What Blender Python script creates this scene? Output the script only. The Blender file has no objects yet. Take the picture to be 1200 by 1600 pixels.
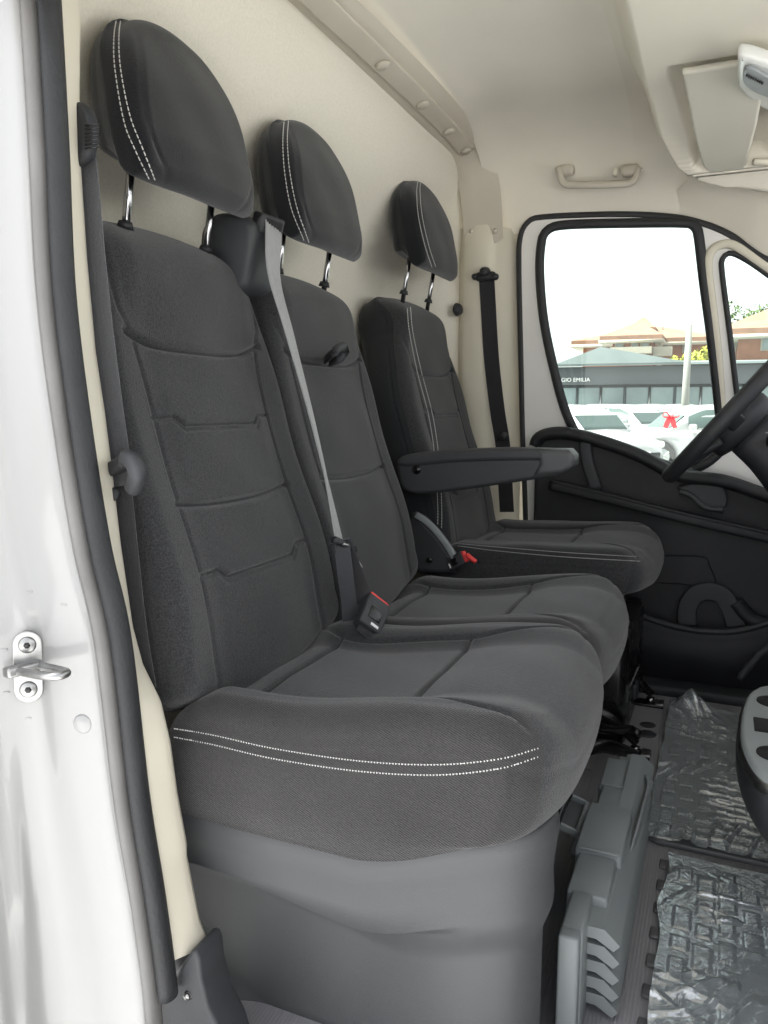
import bpy, bmesh, math, random
import numpy as np
from mathutils import Vector, Matrix
from mathutils.bvhtree import BVHTree
random.seed(7); np.random.seed(7)
R = math.radians
scene = bpy.context.scene
COL = scene.collection

# ------------------------------------------------------------------ camera
PITCH, YAW = R(8.06), R(23.6)
CAM = np.array([0.0, -1.5, 0.95])
cF = np.array([-math.sin(YAW)*math.cos(PITCH), math.cos(YAW)*math.cos(PITCH), -math.sin(PITCH)])
cR = np.array([math.cos(YAW), math.sin(YAW), 0.0]); cU = np.cross(cR, cF)
cam_data = bpy.data.cameras.new('camera'); cam = bpy.data.objects.new('camera', cam_data); COL.objects.link(cam)
cam_data.sensor_fit = 'HORIZONTAL'; cam_data.sensor_width = 36; cam_data.lens = 36
cam_data.clip_start = 0.02; cam_data.clip_end = 500
cam.matrix_world = Matrix(((cR[0], cU[0], -cF[0], CAM[0]), (cR[1], cU[1], -cF[1], CAM[1]), (cR[2], cU[2], -cF[2], CAM[2]), (0, 0, 0, 1)))
scene.camera = cam

# ------------------------------------------------------------------ light
world = bpy.data.worlds.new('World'); scene.world = world; world.use_nodes = True
wn = world.node_tree.nodes; wl = world.node_tree.links
bg = wn['Background']
sky = wn.new('ShaderNodeTexSky'); sky.sky_type = 'NISHITA'; sky.sun_disc = False
SUN_EL, SUN_AZ = R(55), R(255)          # azimuth clockwise from +Y
sky.sun_elevation = SUN_EL; sky.sun_rotation = SUN_AZ
sky.air_density = 1.0; sky.dust_density = 2.5; sky.ozone_density = 1.0
hs = wn.new('ShaderNodeHueSaturation'); hs.inputs['Saturation'].default_value = 0.15
wl.new(sky.outputs[0], hs.inputs['Color']); wl.new(hs.outputs[0], bg.inputs['Color'])
bg.inputs['Strength'].default_value = 0.10
sd = bpy.data.lights.new('sun', 'SUN'); sun = bpy.data.objects.new('sun', sd); COL.objects.link(sun)
sd.energy = 4.0; sd.angle = R(12); sd.color = (1.0, 0.97, 0.92)
sdir = Vector((math.sin(SUN_AZ)*math.cos(SUN_EL), math.cos(SUN_AZ)*math.cos(SUN_EL), math.sin(SUN_EL)))
sun.rotation_euler = sdir.to_track_quat('Z', 'Y').to_euler()
scene.view_settings.view_transform = 'Standard'; scene.view_settings.look = 'None'
scene.view_settings.gamma = 1; scene.view_settings.use_curve_mapping = False
scene.view_settings.exposure = 2.35
scene.cycles.use_denoising = True
scene.cycles.max_bounces = 10; scene.cycles.diffuse_bounces = 6; scene.cycles.transparent_max_bounces = 12
scene.cycles.sample_clamp_indirect = 6
scene.cycles.caustics_reflective = False; scene.cycles.caustics_refractive = False

# ------------------------------------------------------------------ photo pixel -> point on a real plane
def ray(x, y): return cF + cR*(x-600)/1200. + cU*(800-y)/1200.
def PX(x, y, X): d = ray(x, y); return CAM + d*(X-CAM[0])/d[0]
def PY(x, y, Y): d = ray(x, y); return CAM + d*(Y-CAM[1])/d[1]
def PZ(x, y, Z): d = ray(x, y); return CAM + d*(Z-CAM[2])/d[2]
def PXs(l, X): return [PX(a, b, X) for a, b in l]
def PYs(l, Y): return [PY(a, b, Y) for a, b in l]
def PZs(l, Z): return [PZ(a, b, Z) for a, b in l]

# ------------------------------------------------------------------ helpers
def tag(o, label=None, cat=None, group=None, kind=None):
    if label: o['label'] = label
    if cat: o['category'] = cat
    if group: o['group'] = group
    if kind: o['kind'] = kind
    return o
def thing(name, loc, label, cat, group=None):
    o = bpy.data.objects.new(name, None); COL.objects.link(o); o.location = loc
    o.empty_display_size = 0.05
    return tag(o, label, cat, group)
def worldloc(o):
    v = Vector((0, 0, 0))
    while o is not None: v += o.location; o = o.parent
    return v
def mesh(name, verts, faces, mat, parent=None, smooth=True, mats=None, fmat=None, origin=None):
    verts = np.asarray(verts, dtype=float)
    if parent is not None:
        verts = verts - np.array(worldloc(parent)); loc = Vector((0, 0, 0))
    else:
        o0 = np.array([verts[:, 0].mean(), verts[:, 1].mean(), verts[:, 2].min()]) if origin is None else np.array(origin)
        verts = verts - o0; loc = Vector(o0)
    me = bpy.data.meshes.new(name)
    me.from_pydata(verts.tolist(), [], [tuple(int(i) for i in f) for f in faces]); me.validate(); me.update()
    for m in (mats or [mat]): me.materials.append(m)
    if fmat is not None and len(fmat) == len(me.polygons): me.polygons.foreach_set('material_index', np.asarray(fmat, dtype=np.int32))
    if smooth: me.polygons.foreach_set('use_smooth', [True]*len(me.polygons))
    o = bpy.data.objects.new(name, me); COL.objects.link(o); o.location = loc
    if parent is not None: o.parent = parent
    return o
class MB:
    """collects shapes into one mesh"""
    def __init__(s): s.v = []; s.f = []; s.m = []
    def add(s, v, f, mi=0):
        b = len(s.v); s.v.extend([tuple(map(float, p)) for p in v]); s.f.extend([tuple(int(i)+b for i in q) for q in f]); s.m.extend([mi]*len(f)); return s
    def build(s, name, mat, parent=None, smooth=True, mats=None):
        return mesh(name, s.v, s.f, mat, parent, smooth, mats, s.m if mats else None)
def shade_auto(o, ang=35):
    me = o.data
    bm = bmesh.new(); bm.from_mesh(me)
    for e in bm.edges:
        if len(e.link_faces) == 2 and e.calc_face_angle(0) > R(ang): e.smooth = False
    bm.to_mesh(me); bm.free(); return o
def cat(pts, n=None, closed=False, per=8):
    """Catmull-Rom curve through points, resampled evenly to n"""
    P = np.array([np.asarray(p, float) for p in pts])
    if closed: Q = np.vstack([P[-1], P, P[0], P[1]])
    else: Q = np.vstack([2*P[0]-P[1], P, 2*P[-1]-P[-2]])
    out = []
    for i in range(1, len(Q)-2):
        p0, p1, p2, p3 = Q[i-1], Q[i], Q[i+1], Q[i+2]
        for k in range(per*2):
            t = k/(per*2.)
            out.append(.5*((2*p1)+(-p0+p2)*t+(2*p0-5*p1+4*p2-p3)*t*t+(-p0+3*p1-3*p2+p3)*t**3))
    if not closed: out.append(P[-1])
    out = np.array(out)
    if n is None: return out
    if closed: out = np.vstack([out, out[0]])
    s = np.concatenate([[0], np.cumsum(np.linalg.norm(np.diff(out, axis=0), axis=1))])
    tt = np.linspace(0, s[-1], n+1)[:-1] if closed else np.linspace(0, s[-1], n)
    return np.stack([np.interp(tt, s, out[:, k]) for k in range(out.shape[1])], 1)
def lin(pts, n):
    P = np.array([np.asarray(p, float) for p in pts])
    s = np.concatenate([[0], np.cumsum(np.linalg.norm(np.diff(P, axis=0), axis=1))]); tt = np.linspace(0, s[-1], n)
    return np.stack([np.interp(tt, s, P[:, k]) for k in range(P.shape[1])], 1)
def loft(rows, closed=False, cap=False):
    """rows: list of equal-length point arrays -> verts, faces"""
    n = len(rows[0]); v = np.vstack(rows); f = []
    m = n if closed else n-1
    for r in range(len(rows)-1):
        for i in range(m):
            j = (i+1) % n
            f.append((r*n+i, r*n+j, (r+1)*n+j, (r+1)*n+i))
    if cap:
        f.append(tuple(range(n))[::-1]); f.append(tuple((len(rows)-1)*n+i for i in range(n)))
    return v, f
def smooth_rows(rows, k=4):
    """smooth interpolation across rows"""
    rows = [np.asarray(r) for r in rows]; A = np.stack(rows)
    out = [cat(A[:, i, :], None, False, k) for i in range(A.shape[1])]
    B = np.stack(out, 1); return [B[i] for i in range(B.shape[0])]
def sweep(path, prof, up=(0, 0, 1), closed=False, scale=None, twist=None, cap=True):
    """prof: list of (a,b): a along side, b along up"""
    P = np.asarray(path); n = len(P); up = np.asarray(up, float); rows = []
    for i in range(n):
        if closed: t = P[(i+1) % n]-P[i-1]
        else: t = P[min(i+1, n-1)]-P[max(i-1, 0)]
        t = t/(np.linalg.norm(t)+1e-12)
        u_ = up[i] if up.ndim == 2 else up
        s = np.cross(t, u_); s /= np.linalg.norm(s)+1e-12; u = np.cross(s, t)
        if twist is not None:
            c, q = math.cos(twist[i]), math.sin(twist[i]); s, u = s*c+u*q, u*c-s*q
        k = 1 if scale is None else scale[i]
        rows.append(np.array([P[i]+s*a*k+u*b*k for a, b in prof]))
    if closed: rows.append(rows[0])
    return loft(rows, True, cap and not closed)
def circ(r, n=12, sx=1, sy=1): return [(r*sx*math.cos(2*math.pi*k/n), r*sy*math.sin(2*math.pi*k/n)) for k in range(n)]
def rrect(w, h, r, n=4):
    o = []
    for cx, cy, a0 in ((w/2-r, h/2-r, 0), (-w/2+r, h/2-r, 90), (-w/2+r, -h/2+r, 180), (w/2-r, -h/2+r, 270)):
        for k in range(n+1):
            a = R(a0+90*k/n); o.append((cx+r*math.cos(a), cy+r*math.sin(a)))
    return o
def tube(path, r, n=12, up=(0, 0, 1), closed=False, scale=None): return sweep(path, circ(r, n), up, closed, scale)
def box(c, s, rot=None, bev=0.0, seg=2):
    bm = bmesh.new(); bmesh.ops.create_cube(bm, size=1)
    for v in bm.verts: v.co = Vector((v.co.x*s[0], v.co.y*s[1], v.co.z*s[2]))
    if bev > 0: bmesh.ops.bevel(bm, geom=bm.edges[:], offset=bev, segments=seg, profile=.5, affect='EDGES')
    M = Matrix(rot) if rot is not None else Matrix.Identity(3)
    bm.verts.index_update()
    v = [tuple(M @ x.co + Vector(c)) for x in bm.verts]; f = [[q.index for q in g.verts] for g in bm.faces]; bm.free(); return v, f
def cyl(c, ax, r, h, n=24, r2=None, bev=0):
    ax = np.asarray(ax, float); ax /= np.linalg.norm(ax); t = np.array([0, 0, 1.]) if abs(ax[2]) < .9 else np.array([1., 0, 0])
    a = np.cross(ax, t); a /= np.linalg.norm(a); b = np.cross(ax, a); r2 = r if r2 is None else r2
    prof = [(r, 0), (r2, h)] if not bev else [(r-bev, 0), (r, bev), (r2, h-bev), (r2-bev, h)]
    rows = [np.array([np.asarray(c)+ax*hh+(a*math.cos(2*math.pi*k/n)+b*math.sin(2*math.pi*k/n))*rr for k in range(n)]) for rr, hh in prof]
    return loft(rows, True, True)
def frame(O, eu, ev):
    O, eu, ev = (np.asarray(q, float) for q in (O, eu, ev)); eu = eu/np.linalg.norm(eu); ev = ev/np.linalg.norm(ev)
    return O, eu, ev, np.cross(eu, ev)
def to_uv(pts, fr):
    O, eu, ev, en = fr; P = np.asarray(pts)-O; return np.stack([P@eu, P@ev], 1)
def plate(outline, holes, th, bev, fr, seg=2, res=0):
    """flat plate with holes from 2-D loops, rounded edges; th along +en, centred"""
    cu = bpy.data.curves.new('c', 'CURVE'); cu.dimensions = '2D'; cu.fill_mode = 'BOTH'
    for lp in [outline]+list(holes):
        sp = cu.splines.new('POLY'); sp.points.add(len(lp)-1)
        for i, p in enumerate(lp): sp.points[i].co = (p[0], p[1], 0, 1)
        sp.use_cyclic_u = True
    cu.extrude = max(th/2-bev, 0.0001); cu.bevel_depth = bev; cu.bevel_resolution = seg; cu.offset = -bev
    ob = bpy.data.objects.new('c', cu); COL.objects.link(ob)
    dg = bpy.context.evaluated_depsgraph_get(); me = bpy.data.meshes.new_from_object(ob.evaluated_get(dg))
    O, eu, ev, en = fr
    v = [O+eu*x.co.x+ev*x.co.y+en*x.co.z for x in me.vertices]; f = [tuple(p.vertices) for p in me.polygons]
    bpy.data.objects.remove(ob); bpy.data.curves.remove(cu); bpy.data.meshes.remove(me)
    return v, f
def pdist(P, poly):
    """distance of points P (n,2) to a polyline"""
    poly = np.asarray(poly); d = np.full(len(P), 1e9)
    for a, b in zip(poly[:-1], poly[1:]):
        ab = b-a; t = np.clip(((P-a)@ab)/(ab@ab+1e-12), 0, 1); q = a+t[:, None]*ab
        d = np.minimum(d, np.hypot(*(P-q).T))
    return d
def sstep(a, b, x): t = np.clip((x-a)/(b-a), 0, 1); return t*t*(3-2*t)

# ------------------------------------------------------------------ materials
def mat(name, col, rough=.6, metal=0, noise=0, nscale=30, bump=0, bscale=200, coat=0, sheen=0, spec=.5, stretch=None, col2=None):
    m = bpy.data.materials.new(name); m.use_nodes = True; N = m.node_tree.nodes; Lk = m.node_tree.links
    b = N['Principled BSDF']; b.inputs['Base Color'].default_value = (*col, 1); b.inputs['Roughness'].default_value = rough
    b.inputs['Metallic'].default_value = metal; b.inputs['Specular IOR Level'].default_value = spec
    b.inputs['Coat Weight'].default_value = coat; b.inputs['Coat Roughness'].default_value = .05
    if sheen: b.inputs['Sheen Weight'].default_value = sheen; b.inputs['Sheen Roughness'].default_value = .5
    tc = N.new('ShaderNodeTexCoord'); mp = N.new('ShaderNodeMapping'); Lk.new(tc.outputs['Object'], mp.inputs['Vector'])
    if stretch: mp.inputs['Scale'].default_value = stretch
    if noise:
        n1 = N.new('ShaderNodeTexNoise'); n1.inputs['Scale'].default_value = nscale; n1.inputs['Detail'].default_value = 6
        Lk.new(mp.outputs[0], n1.inputs['Vector'])
        mx = N.new('ShaderNodeMix'); mx.data_type = 'RGBA'
        c2 = col2 or tuple(min(1, c*(1+noise)) for c in col); c1 = col if col2 else tuple(c*(1-noise) for c in col)
        mx.inputs[6].default_value = (*c1, 1); mx.inputs[7].default_value = (*c2, 1)
        rp = N.new('ShaderNodeMapRange'); rp.inputs[1].default_value = .3; rp.inputs[2].default_value = .7
        Lk.new(n1.outputs[0], rp.inputs[0]); Lk.new(rp.outputs[0], mx.inputs[0]); Lk.new(mx.outputs[2], b.inputs['Base Color'])
        rr = N.new('ShaderNodeMapRange'); rr.inputs[3].default_value = max(0, rough-.06); rr.inputs[4].default_value = min(1, rough+.08)
        Lk.new(n1.outputs[0], rr.inputs[0]); Lk.new(rr.outputs[0], b.inputs['Roughness'])
    if bump:
        n2 = N.new('ShaderNodeTexNoise'); n2.inputs['Scale'].default_value = bscale; n2.inputs['Detail'].default_value = 4
        Lk.new(mp.outputs[0], n2.inputs['Vector'])
        bp = N.new('ShaderNodeBump'); bp.inputs['Strength'].default_value = bump; bp.inputs['Distance'].default_value = .002
        Lk.new(n2.outputs[0], bp.inputs['Height']); Lk.new(bp.outputs[0], b.inputs['Normal'])
    return m
def fabric(name, c1, c2, wscale=420, rot=(0, 0, 0), speck=.5, bump=.5, sheen=.3):
    """woven cloth: crossed fine yarns + melange specks"""
    m = bpy.data.materials.new(name); m.use_nodes = True; N = m.node_tree.nodes; Lk = m.node_tree.links
    b = N['Principled BSDF']; b.inputs['Roughness'].default_value = .92; b.inputs['Specular IOR Level'].default_value = .25
    b.inputs['Sheen Weight'].default_value = sheen; b.inputs['Sheen Roughness'].default_value = .45
    tc = N.new('ShaderNodeTexCoord'); mp = N.new('ShaderNodeMapping'); mp.inputs['Rotation'].default_value = rot
    Lk.new(tc.outputs['Object'], mp.inputs['Vector'])
    w = N.new('ShaderNodeTexWave'); w.wave_type = 'BANDS'; w.bands_direction = 'DIAGONAL'; w.inputs['Scale'].default_value = wscale
    w.inputs['Distortion'].default_value = 2.5; w.inputs['Detail'].default_value = 2; w.inputs['Detail Scale'].default_value = 1.5
    Lk.new(mp.outputs[0], w.inputs['Vector'])
    n = N.new('ShaderNodeTexNoise'); n.inputs['Scale'].default_value = 430; n.inputs['Detail'].default_value = 3; n.inputs['Roughness'].default_value = .7; Lk.new(mp.outputs[0], n.inputs['Vector'])
    n3 = N.new('ShaderNodeTexNoise'); n3.inputs['Scale'].default_value = 9; n3.inputs['Detail'].default_value = 5; Lk.new(mp.outputs[0], n3.inputs['Vector'])
    st = N.new('ShaderNodeMapRange'); st.inputs[1].default_value = .36; st.inputs[2].default_value = .64; Lk.new(n.outputs[0], st.inputs[0])
    a = N.new('ShaderNodeMath'); a.operation = 'MULTIPLY_ADD'; Lk.new(st.outputs[0], a.inputs[0]); a.inputs[1].default_value = speck*1.6; Lk.new(w.outputs[1], a.inputs[2])
    a2 = N.new('ShaderNodeMath'); a2.operation = 'MULTIPLY_ADD'; Lk.new(n3.outputs[0], a2.inputs[0]); a2.inputs[1].default_value = .6; Lk.new(a.outputs[0], a2.inputs[2])
    mr = N.new('ShaderNodeMapRange'); mr.inputs[1].default_value = .3; mr.inputs[2].default_value = 1.3+speck*1.6; Lk.new(a2.outputs[0], mr.inputs[0])
    mx = N.new('ShaderNodeMix'); mx.data_type = 'RGBA'; mx.inputs[6].default_value = (*c1, 1); mx.inputs[7].default_value = (*c2, 1)
    Lk.new(mr.outputs[0], mx.inputs[0]); Lk.new(mx.outputs[2], b.inputs['Base Color'])
    bp = N.new('ShaderNodeBump'); bp.inputs['Strength'].default_value = bump; bp.inputs['Distance'].default_value = .0006
    Lk.new(a.outputs[0], bp.inputs['Height']); Lk.new(bp.outputs[0], b.inputs['Normal'])
    return m
M = {}
M['fab'] = fabric('seat_fabric', (.006, .0064, .0070), (.058, .0592, .0625), 380, speck=1.1, sheen=.28)
M['fabdark'] = fabric('dark_seat_fabric', (.012, .013, .0145), (.030, .032, .036), 380, speck=.4, bump=.3, sheen=.15)
M['twill'] = fabric('twill_side_fabric', (.010, .0096, .0097), (.062, .0592, .0595), 170, rot=(0, R(20), 0), speck=.25, bump=.7, sheen=.3)
M['insert'] = fabric('seat_insert_fabric', (.011, .011, .012), (.050, .050, .053), 380)
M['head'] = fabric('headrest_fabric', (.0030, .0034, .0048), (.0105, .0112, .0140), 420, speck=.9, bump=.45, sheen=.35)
M['thread'] = mat('white_thread', (.62, .62, .6), .8)
M['grey_pl'] = mat('grey_moulded_plastic', (.060, .063, .066), .5, noise=.06, nscale=4, bump=.25, bscale=900)
M['grey_light'] = mat('light_grey_plastic', (.23, .25, .255), .42, noise=.05, nscale=6, bump=.12, bscale=900)
M['cover'] = mat('storage_cover_plastic', (.22, .24, .245), .42, noise=.05, nscale=6, bump=.12, bscale=900)
M['tab'] = mat('grey_rubber_tab', (.10, .10, .105), .5)
M['matgrey'] = mat('grey_mat_rubber', (.13, .135, .14), .5, bump=.2, bscale=500)
M['dk_pl'] = mat('dark_grained_plastic', (.017, .018, .021), .55, noise=.15, nscale=8, bump=.35, bscale=700)
M['dk2_pl'] = mat('charcoal_plastic', (.035, .037, .041), .55, noise=.1, nscale=8, bump=.3, bscale=700)
M['blk'] = mat('black_painted_steel', (.008, .008, .009), .25, noise=.3, nscale=20)
M['gap'] = mat('gap_shade_and_wiring_black', (.01, .01, .011), .95)  # near-black stands in for shade in wells and slots; wiring shares it
M['rubber'] = mat('black_rubber_seal', (.018, .019, .021), .55, noise=.25, nscale=12, bump=.4, bscale=250)
M['shade_gr'] = mat('grey_pillar_shade', (.17, .165, .16), .5, noise=.15, nscale=10, bump=.15, bscale=300)  # grey of the shaded pillar paint beside the seal
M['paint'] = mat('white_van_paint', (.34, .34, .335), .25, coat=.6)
M['bodyin'] = mat('white_inner_door_paint', (.80, .79, .76), .35, coat=.3, noise=.03, nscale=5)
M['beige'] = mat('beige_trim_plastic', (.66, .62, .51), .6, noise=.03, nscale=4, bump=.12, bscale=700)
M['beige2'] = mat('taupe_trim_plastic', (.54, .50, .42), .6, noise=.04, nscale=5, bump=.2, bscale=600)
M['headliner'] = mat('beige_headliner_fabric', (.77, .73, .635), .95, noise=.05, nscale=3, bump=.3, bscale=500, sheen=.2)
M['console'] = mat('pale_moulded_roof_trim', (.74, .70, .60), .75, noise=.03, nscale=4, bump=.15, bscale=600)
M['bulk'] = mat('speckled_bulkhead_fabric', (.73, .695, .60), .95, noise=.05, nscale=240, bump=.5, bscale=420, sheen=.2)
M['chrome'] = mat('polished_steel', (.42, .42, .43), .15, metal=1)
M['steel'] = mat('zinc_plated_steel', (.36, .36, .355), .32, metal=1, noise=.15, nscale=60, bump=.1, bscale=80)
M['web'] = mat('woven_belt_webbing', (.05, .052, .058), .7, noise=.1, nscale=100, bump=.5, bscale=500, sheen=.4)
M['web2'] = mat('dark_belt_webbing', (.014, .0145, .017), .75, noise=.1, nscale=100, bump=.5, bscale=500, sheen=.3)
M['web_l'] = mat('pale_belt_webbing', (.24, .245, .25), .5, noise=.1, nscale=100, bump=.5, bscale=500, sheen=.5)
M['red'] = mat('red_release_button', (.75, .045, .04), .4)
M['label'] = mat('white_label', (.8, .8, .8), .6)
M['visor'] = mat('grey_beige_visor_vinyl', (.58, .56, .48), .6, noise=.03, nscale=4, bump=.15, bscale=500)
M['lamp'] = mat('grey_white_lamp_housing', (.62, .63, .6), .3, coat=.3)
M['yellow'] = mat('yellow_connector', (.75, .62, .05), .4)
M['floor'] = None
M['asphalt'] = mat('pale_concrete_paving', (.45, .455, .46), .9, noise=.25, nscale=6, bump=.4, bscale=60)
M['carpaint'] = mat('white_car_paint', (.40, .40, .40), .25, coat=.6)
M['carglass'] = mat('dark_car_glass', (.05, .075, .07), .05, spec=.9, coat=.6)
M['tyre'] = mat('tyre_rubber', (.02, .02, .02), .85)
M['brick'] = mat('red_brick_wall', (.30, .13, .075), .9, noise=.15, nscale=3)
M['plaster'] = mat('cream_plaster', (.40, .37, .30), .9, noise=.06, nscale=2)
M['tile'] = mat('terracotta_tiles', (.24, .13, .085), .9, noise=.2, nscale=2)
M['shop'] = mat('dark_grey_fascia', (.07, .078, .085), .6, noise=.1, nscale=1)
M['shopglass'] = mat('shop_glass', (.16, .20, .20), .1, noise=.3, nscale=.6, spec=.8)
M['shoproof'] = mat('grey_metal_roof', (.17, .20, .20), .5, noise=.1, nscale=1)
M['bark'] = mat('bark', (.10, .08, .06), .9)
M['leaf'] = mat('green_leaves', (.075, .12, .035), .8, noise=.4, nscale=1)
M['leafy'] = mat('yellow_green_leaves', (.30, .30, .03), .8, noise=.3, nscale=1)
M['concrete'] = mat('concrete_pole', (.22, .215, .20), .9, noise=.1, nscale=3)
M['ribbon'] = mat('red_ribbon', (.62, .03, .04), .45)

def ribbed_floor():
    m = mat('ribbed_rubber_floor', (.26, .258, .272), .5, noise=.08, nscale=5)
    N = m.node_tree.nodes; Lk = m.node_tree.links
    tc = N.new('ShaderNodeTexCoord'); w = N.new('ShaderNodeTexWave'); w.bands_direction = 'X'; w.inputs['Scale'].default_value = 60
    Lk.new(tc.outputs['Object'], w.inputs['Vector'])
    bp = N.new('ShaderNodeBump'); bp.inputs['Strength'].default_value = .35; bp.inputs['Distance'].default_value = .0012
    Lk.new(w.outputs[1], bp.inputs['Height']); Lk.new(bp.outputs[0], N['Principled BSDF'].inputs['Normal'])
    return m
M['floor'] = ribbed_floor()
def glass():
    m = bpy.data.materials.new('window_glass'); m.use_nodes = True; N = m.node_tree.nodes; Lk = m.node_tree.links
    N.remove(N['Principled BSDF']); out = N['Material Output']
    t = N.new('ShaderNodeBsdfTransparent'); t.inputs[0].default_value = (.90, .955, .92, 1)
    g = N.new('ShaderNodeBsdfGlossy'); g.inputs['Roughness'].default_value = .02; fr = N.new('ShaderNodeFresnel'); fr.inputs[0].default_value = 1.5
    mx = N.new('ShaderNodeMixShader'); Lk.new(fr.outputs[0], mx.inputs[0]); Lk.new(t.outputs[0], mx.inputs[1]); Lk.new(g.outputs[0], mx.inputs[2]); Lk.new(mx.outputs[0], out.inputs[0])
    return m
M['glass'] = glass()
def film():
    m = bpy.data.materials.new('clear_plastic_film'); m.use_nodes = True; N = m.node_tree.nodes; Lk = m.node_tree.links
    N.remove(N['Principled BSDF']); out = N['Material Output']
    t = N.new('ShaderNodeBsdfTransparent'); t.inputs[0].default_value = (.93, .95, .96, 1)
    g = N.new('ShaderNodeBsdfGlossy'); g.inputs['Roughness'].default_value = .15; g.inputs[0].default_value = (.95, .98, 1, 1)
    d = N.new('ShaderNodeBsdfDiffuse'); d.inputs[0].default_value = (.70, .77, .80, 1)
    fr = N.new('ShaderNodeLayerWeight'); fr.inputs[0].default_value = .5
    tc = N.new('ShaderNodeTexCoord'); n = N.new('ShaderNodeTexNoise'); n.inputs['Scale'].default_value = 22; n.inputs['Detail'].default_value = 2; n.inputs['Distortion'].default_value = 2.5
    Lk.new(tc.outputs['Object'], n.inputs['Vector'])
    bp = N.new('ShaderNodeBump'); bp.inputs['Strength'].default_value = .35; bp.inputs['Distance'].default_value = .006; Lk.new(n.outputs[0], bp.inputs['Height'])
    for q in (g, fr): Lk.new(bp.outputs[0], q.inputs['Normal'])
    mr = N.new('ShaderNodeMapRange'); mr.inputs[1].default_value = 0; mr.inputs[2].default_value = 1; mr.inputs[3].default_value = .20; mr.inputs[4].default_value = .85; Lk.new(fr.outputs[0], mr.inputs[0])
    m0 = N.new('ShaderNodeMixShader'); m0.inputs[0].default_value = .40; Lk.new(t.outputs[0], m0.inputs[1]); Lk.new(d.outputs[0], m0.inputs[2])
    mx = N.new('ShaderNodeMixShader'); Lk.new(mr.outputs[0], mx.inputs[0]); Lk.new(m0.outputs[0], mx.inputs[1]); Lk.new(g.outputs[0], mx.inputs[2]); Lk.new(mx.outputs[0], out.inputs[0])
    return m
M['film'] = film()

FL = 0.13      # cab floor height
GR = -0.55     # parking ground

# ================================================================== SETTING
g = 220
tag(mesh('parking_ground', [(-g, -30, GR), (g, -30, GR), (g, g, GR), (-g, g, GR)], [(0, 1, 2, 3)], M['asphalt'], smooth=False), kind='structure')

# bulkhead (rear wall of the cab)
ARCH_B = PXs([(455, 0), (600, 137), (680, 216), (715, 250), (733, 285), (740, 325), (741, 380)], -.74)
def arch_curve(X, ptsr, n=90):
    pts = [np.array([X, p[1], p[2]]) for p in ptsr]
    lo = [np.array([X, -p[1]+.02, p[2]]) for p in pts[::-1] if p[1] > .3]
    return cat(lo + pts, n)
def arch_line(X, flat, side):
    pts = [np.array([X, y, z]) for y, z in flat]+[PY(x, y, Y) for x, y, Y in side]
    lo = [p*np.array([1, -1, 1])+np.array([0, .02, 0]) for p in pts[::-1] if p[1] > .3]
    return cat(lo+pts, 90)
arch_b = arch_line(-.74, ((-.2, 1.656), (.2, 1.654), (.45, 1.652)), ((700, 236, .66), (716, 252, .72), (730, 282, .77), (736, 322, .79), (741, 385, .795)))
arch_t = arch_line(-.655, ((-.2, 1.680), (.0, 1.688), (.3, 1.698)), ((740, 192, .61), (762, 228, .74), (775, 262, .785), (783, 310, .80), (786, 372, .80)))
rows = []
for z in np.linspace(FL-.05, 1.66, 60):
    r_ = []
    for y in np.linspace(-.87, .87, 90):
        e = max(sstep(.50, .87, abs(y)), sstep(1.22, 1.66, z))
        r_.append((-.90 + .155*e - .02*sstep(0, 1, 1-z), y, z))
    rows.append(np.array(r_))
v, f = loft(rows); tag(mesh('bulkhead_wall', v, f, M['bulk']), kind='structure')

# header rail trim round the bulkhead
hr = thing('header_rail', (-.7, 0, 1.6), 'grey beige rail trim arching along the roof edge above the headrests', 'roof trim')
mid1 = arch_b*.75+arch_t*.25; mid1[:, 0] += .004; mid1[:, 2] -= .004
mid2 = arch_b*.25+arch_t*.75; mid2[:, 0] += .002; mid2[:, 2] -= .008
back = arch_b.copy(); back[:, 0] -= .03; back[:, 2] += .004
rows = smooth_rows([back, arch_b, mid1, mid2, arch_t], 3)
v, f = loft(rows); mesh('rail_cover', v, f, M['beige2'], hr)
def rail_pt(t, y):      # point on the rail at fraction t between bottom and top edge
    a = np.array([np.interp(y, arch_b[:, 1], arch_b[:, k]) for k in range(3)]); b = np.array([np.interp(y, arch_t[:, 1], arch_t[:, k]) for k in range(3)])
    return a*(1-t)+b*t
ys = np.linspace(-.55, .70, 60)
st = np.array([rail_pt(.40, y) + np.array([.006, 0, -.006]) for y in ys])
v, f = sweep(st, rrect(.046, .012, .004), up=(.35, 0, -1)); mesh('channel_strip', v, f, M['beige2'], hr)
for y in (-.35, .09, .33, .53, .685):
    p = rail_pt(.40, y)+np.array([.008, 0, -.0125])
    v, f = cyl(p, (.3, 0, -1), .017, .006, 20, .013); mesh('fixing_plug', v, f, M['beige2'], hr)

# ceiling
CS = [(-.90, 1.36), (-.885, 1.46), (-.85, 1.56), (-.78, 1.645), (-.65, 1.69), (-.45, 1.712), (0, 1.725), (.45, 1.718), (.62, 1.705), (.72, 1.675), (.79, 1.625), (.84, 1.565), (.872, 1.50), (.880, 1.475), (.886, 1.462)]
cs = cat([np.array(c) for c in CS], 90)
rows = []
for X in np.linspace(-.68, .16, 50):
    dz = -.018*(1-sstep(-.68, -.58, X)) - .02*sstep(-.1, .16, X)
    # the door aperture drops along the A pillar
    r_ = []
    for y, z in cs:
        drop = 0
        r_.append((X, y, z+dz))
    rows.append(np.array(r_))
v, f = loft(rows); tag(mesh('ceiling', v, f, M['headliner']), kind='structure')
# outer roof skin closing the box above
rows = [np.array([(X, y*1.02, z+.05) for y, z in cs]) for X in (-.95, .9 if False else .45)]
v, f = loft(rows); tag(mesh('roof', v, f, M['paint']), kind='structure')

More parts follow.
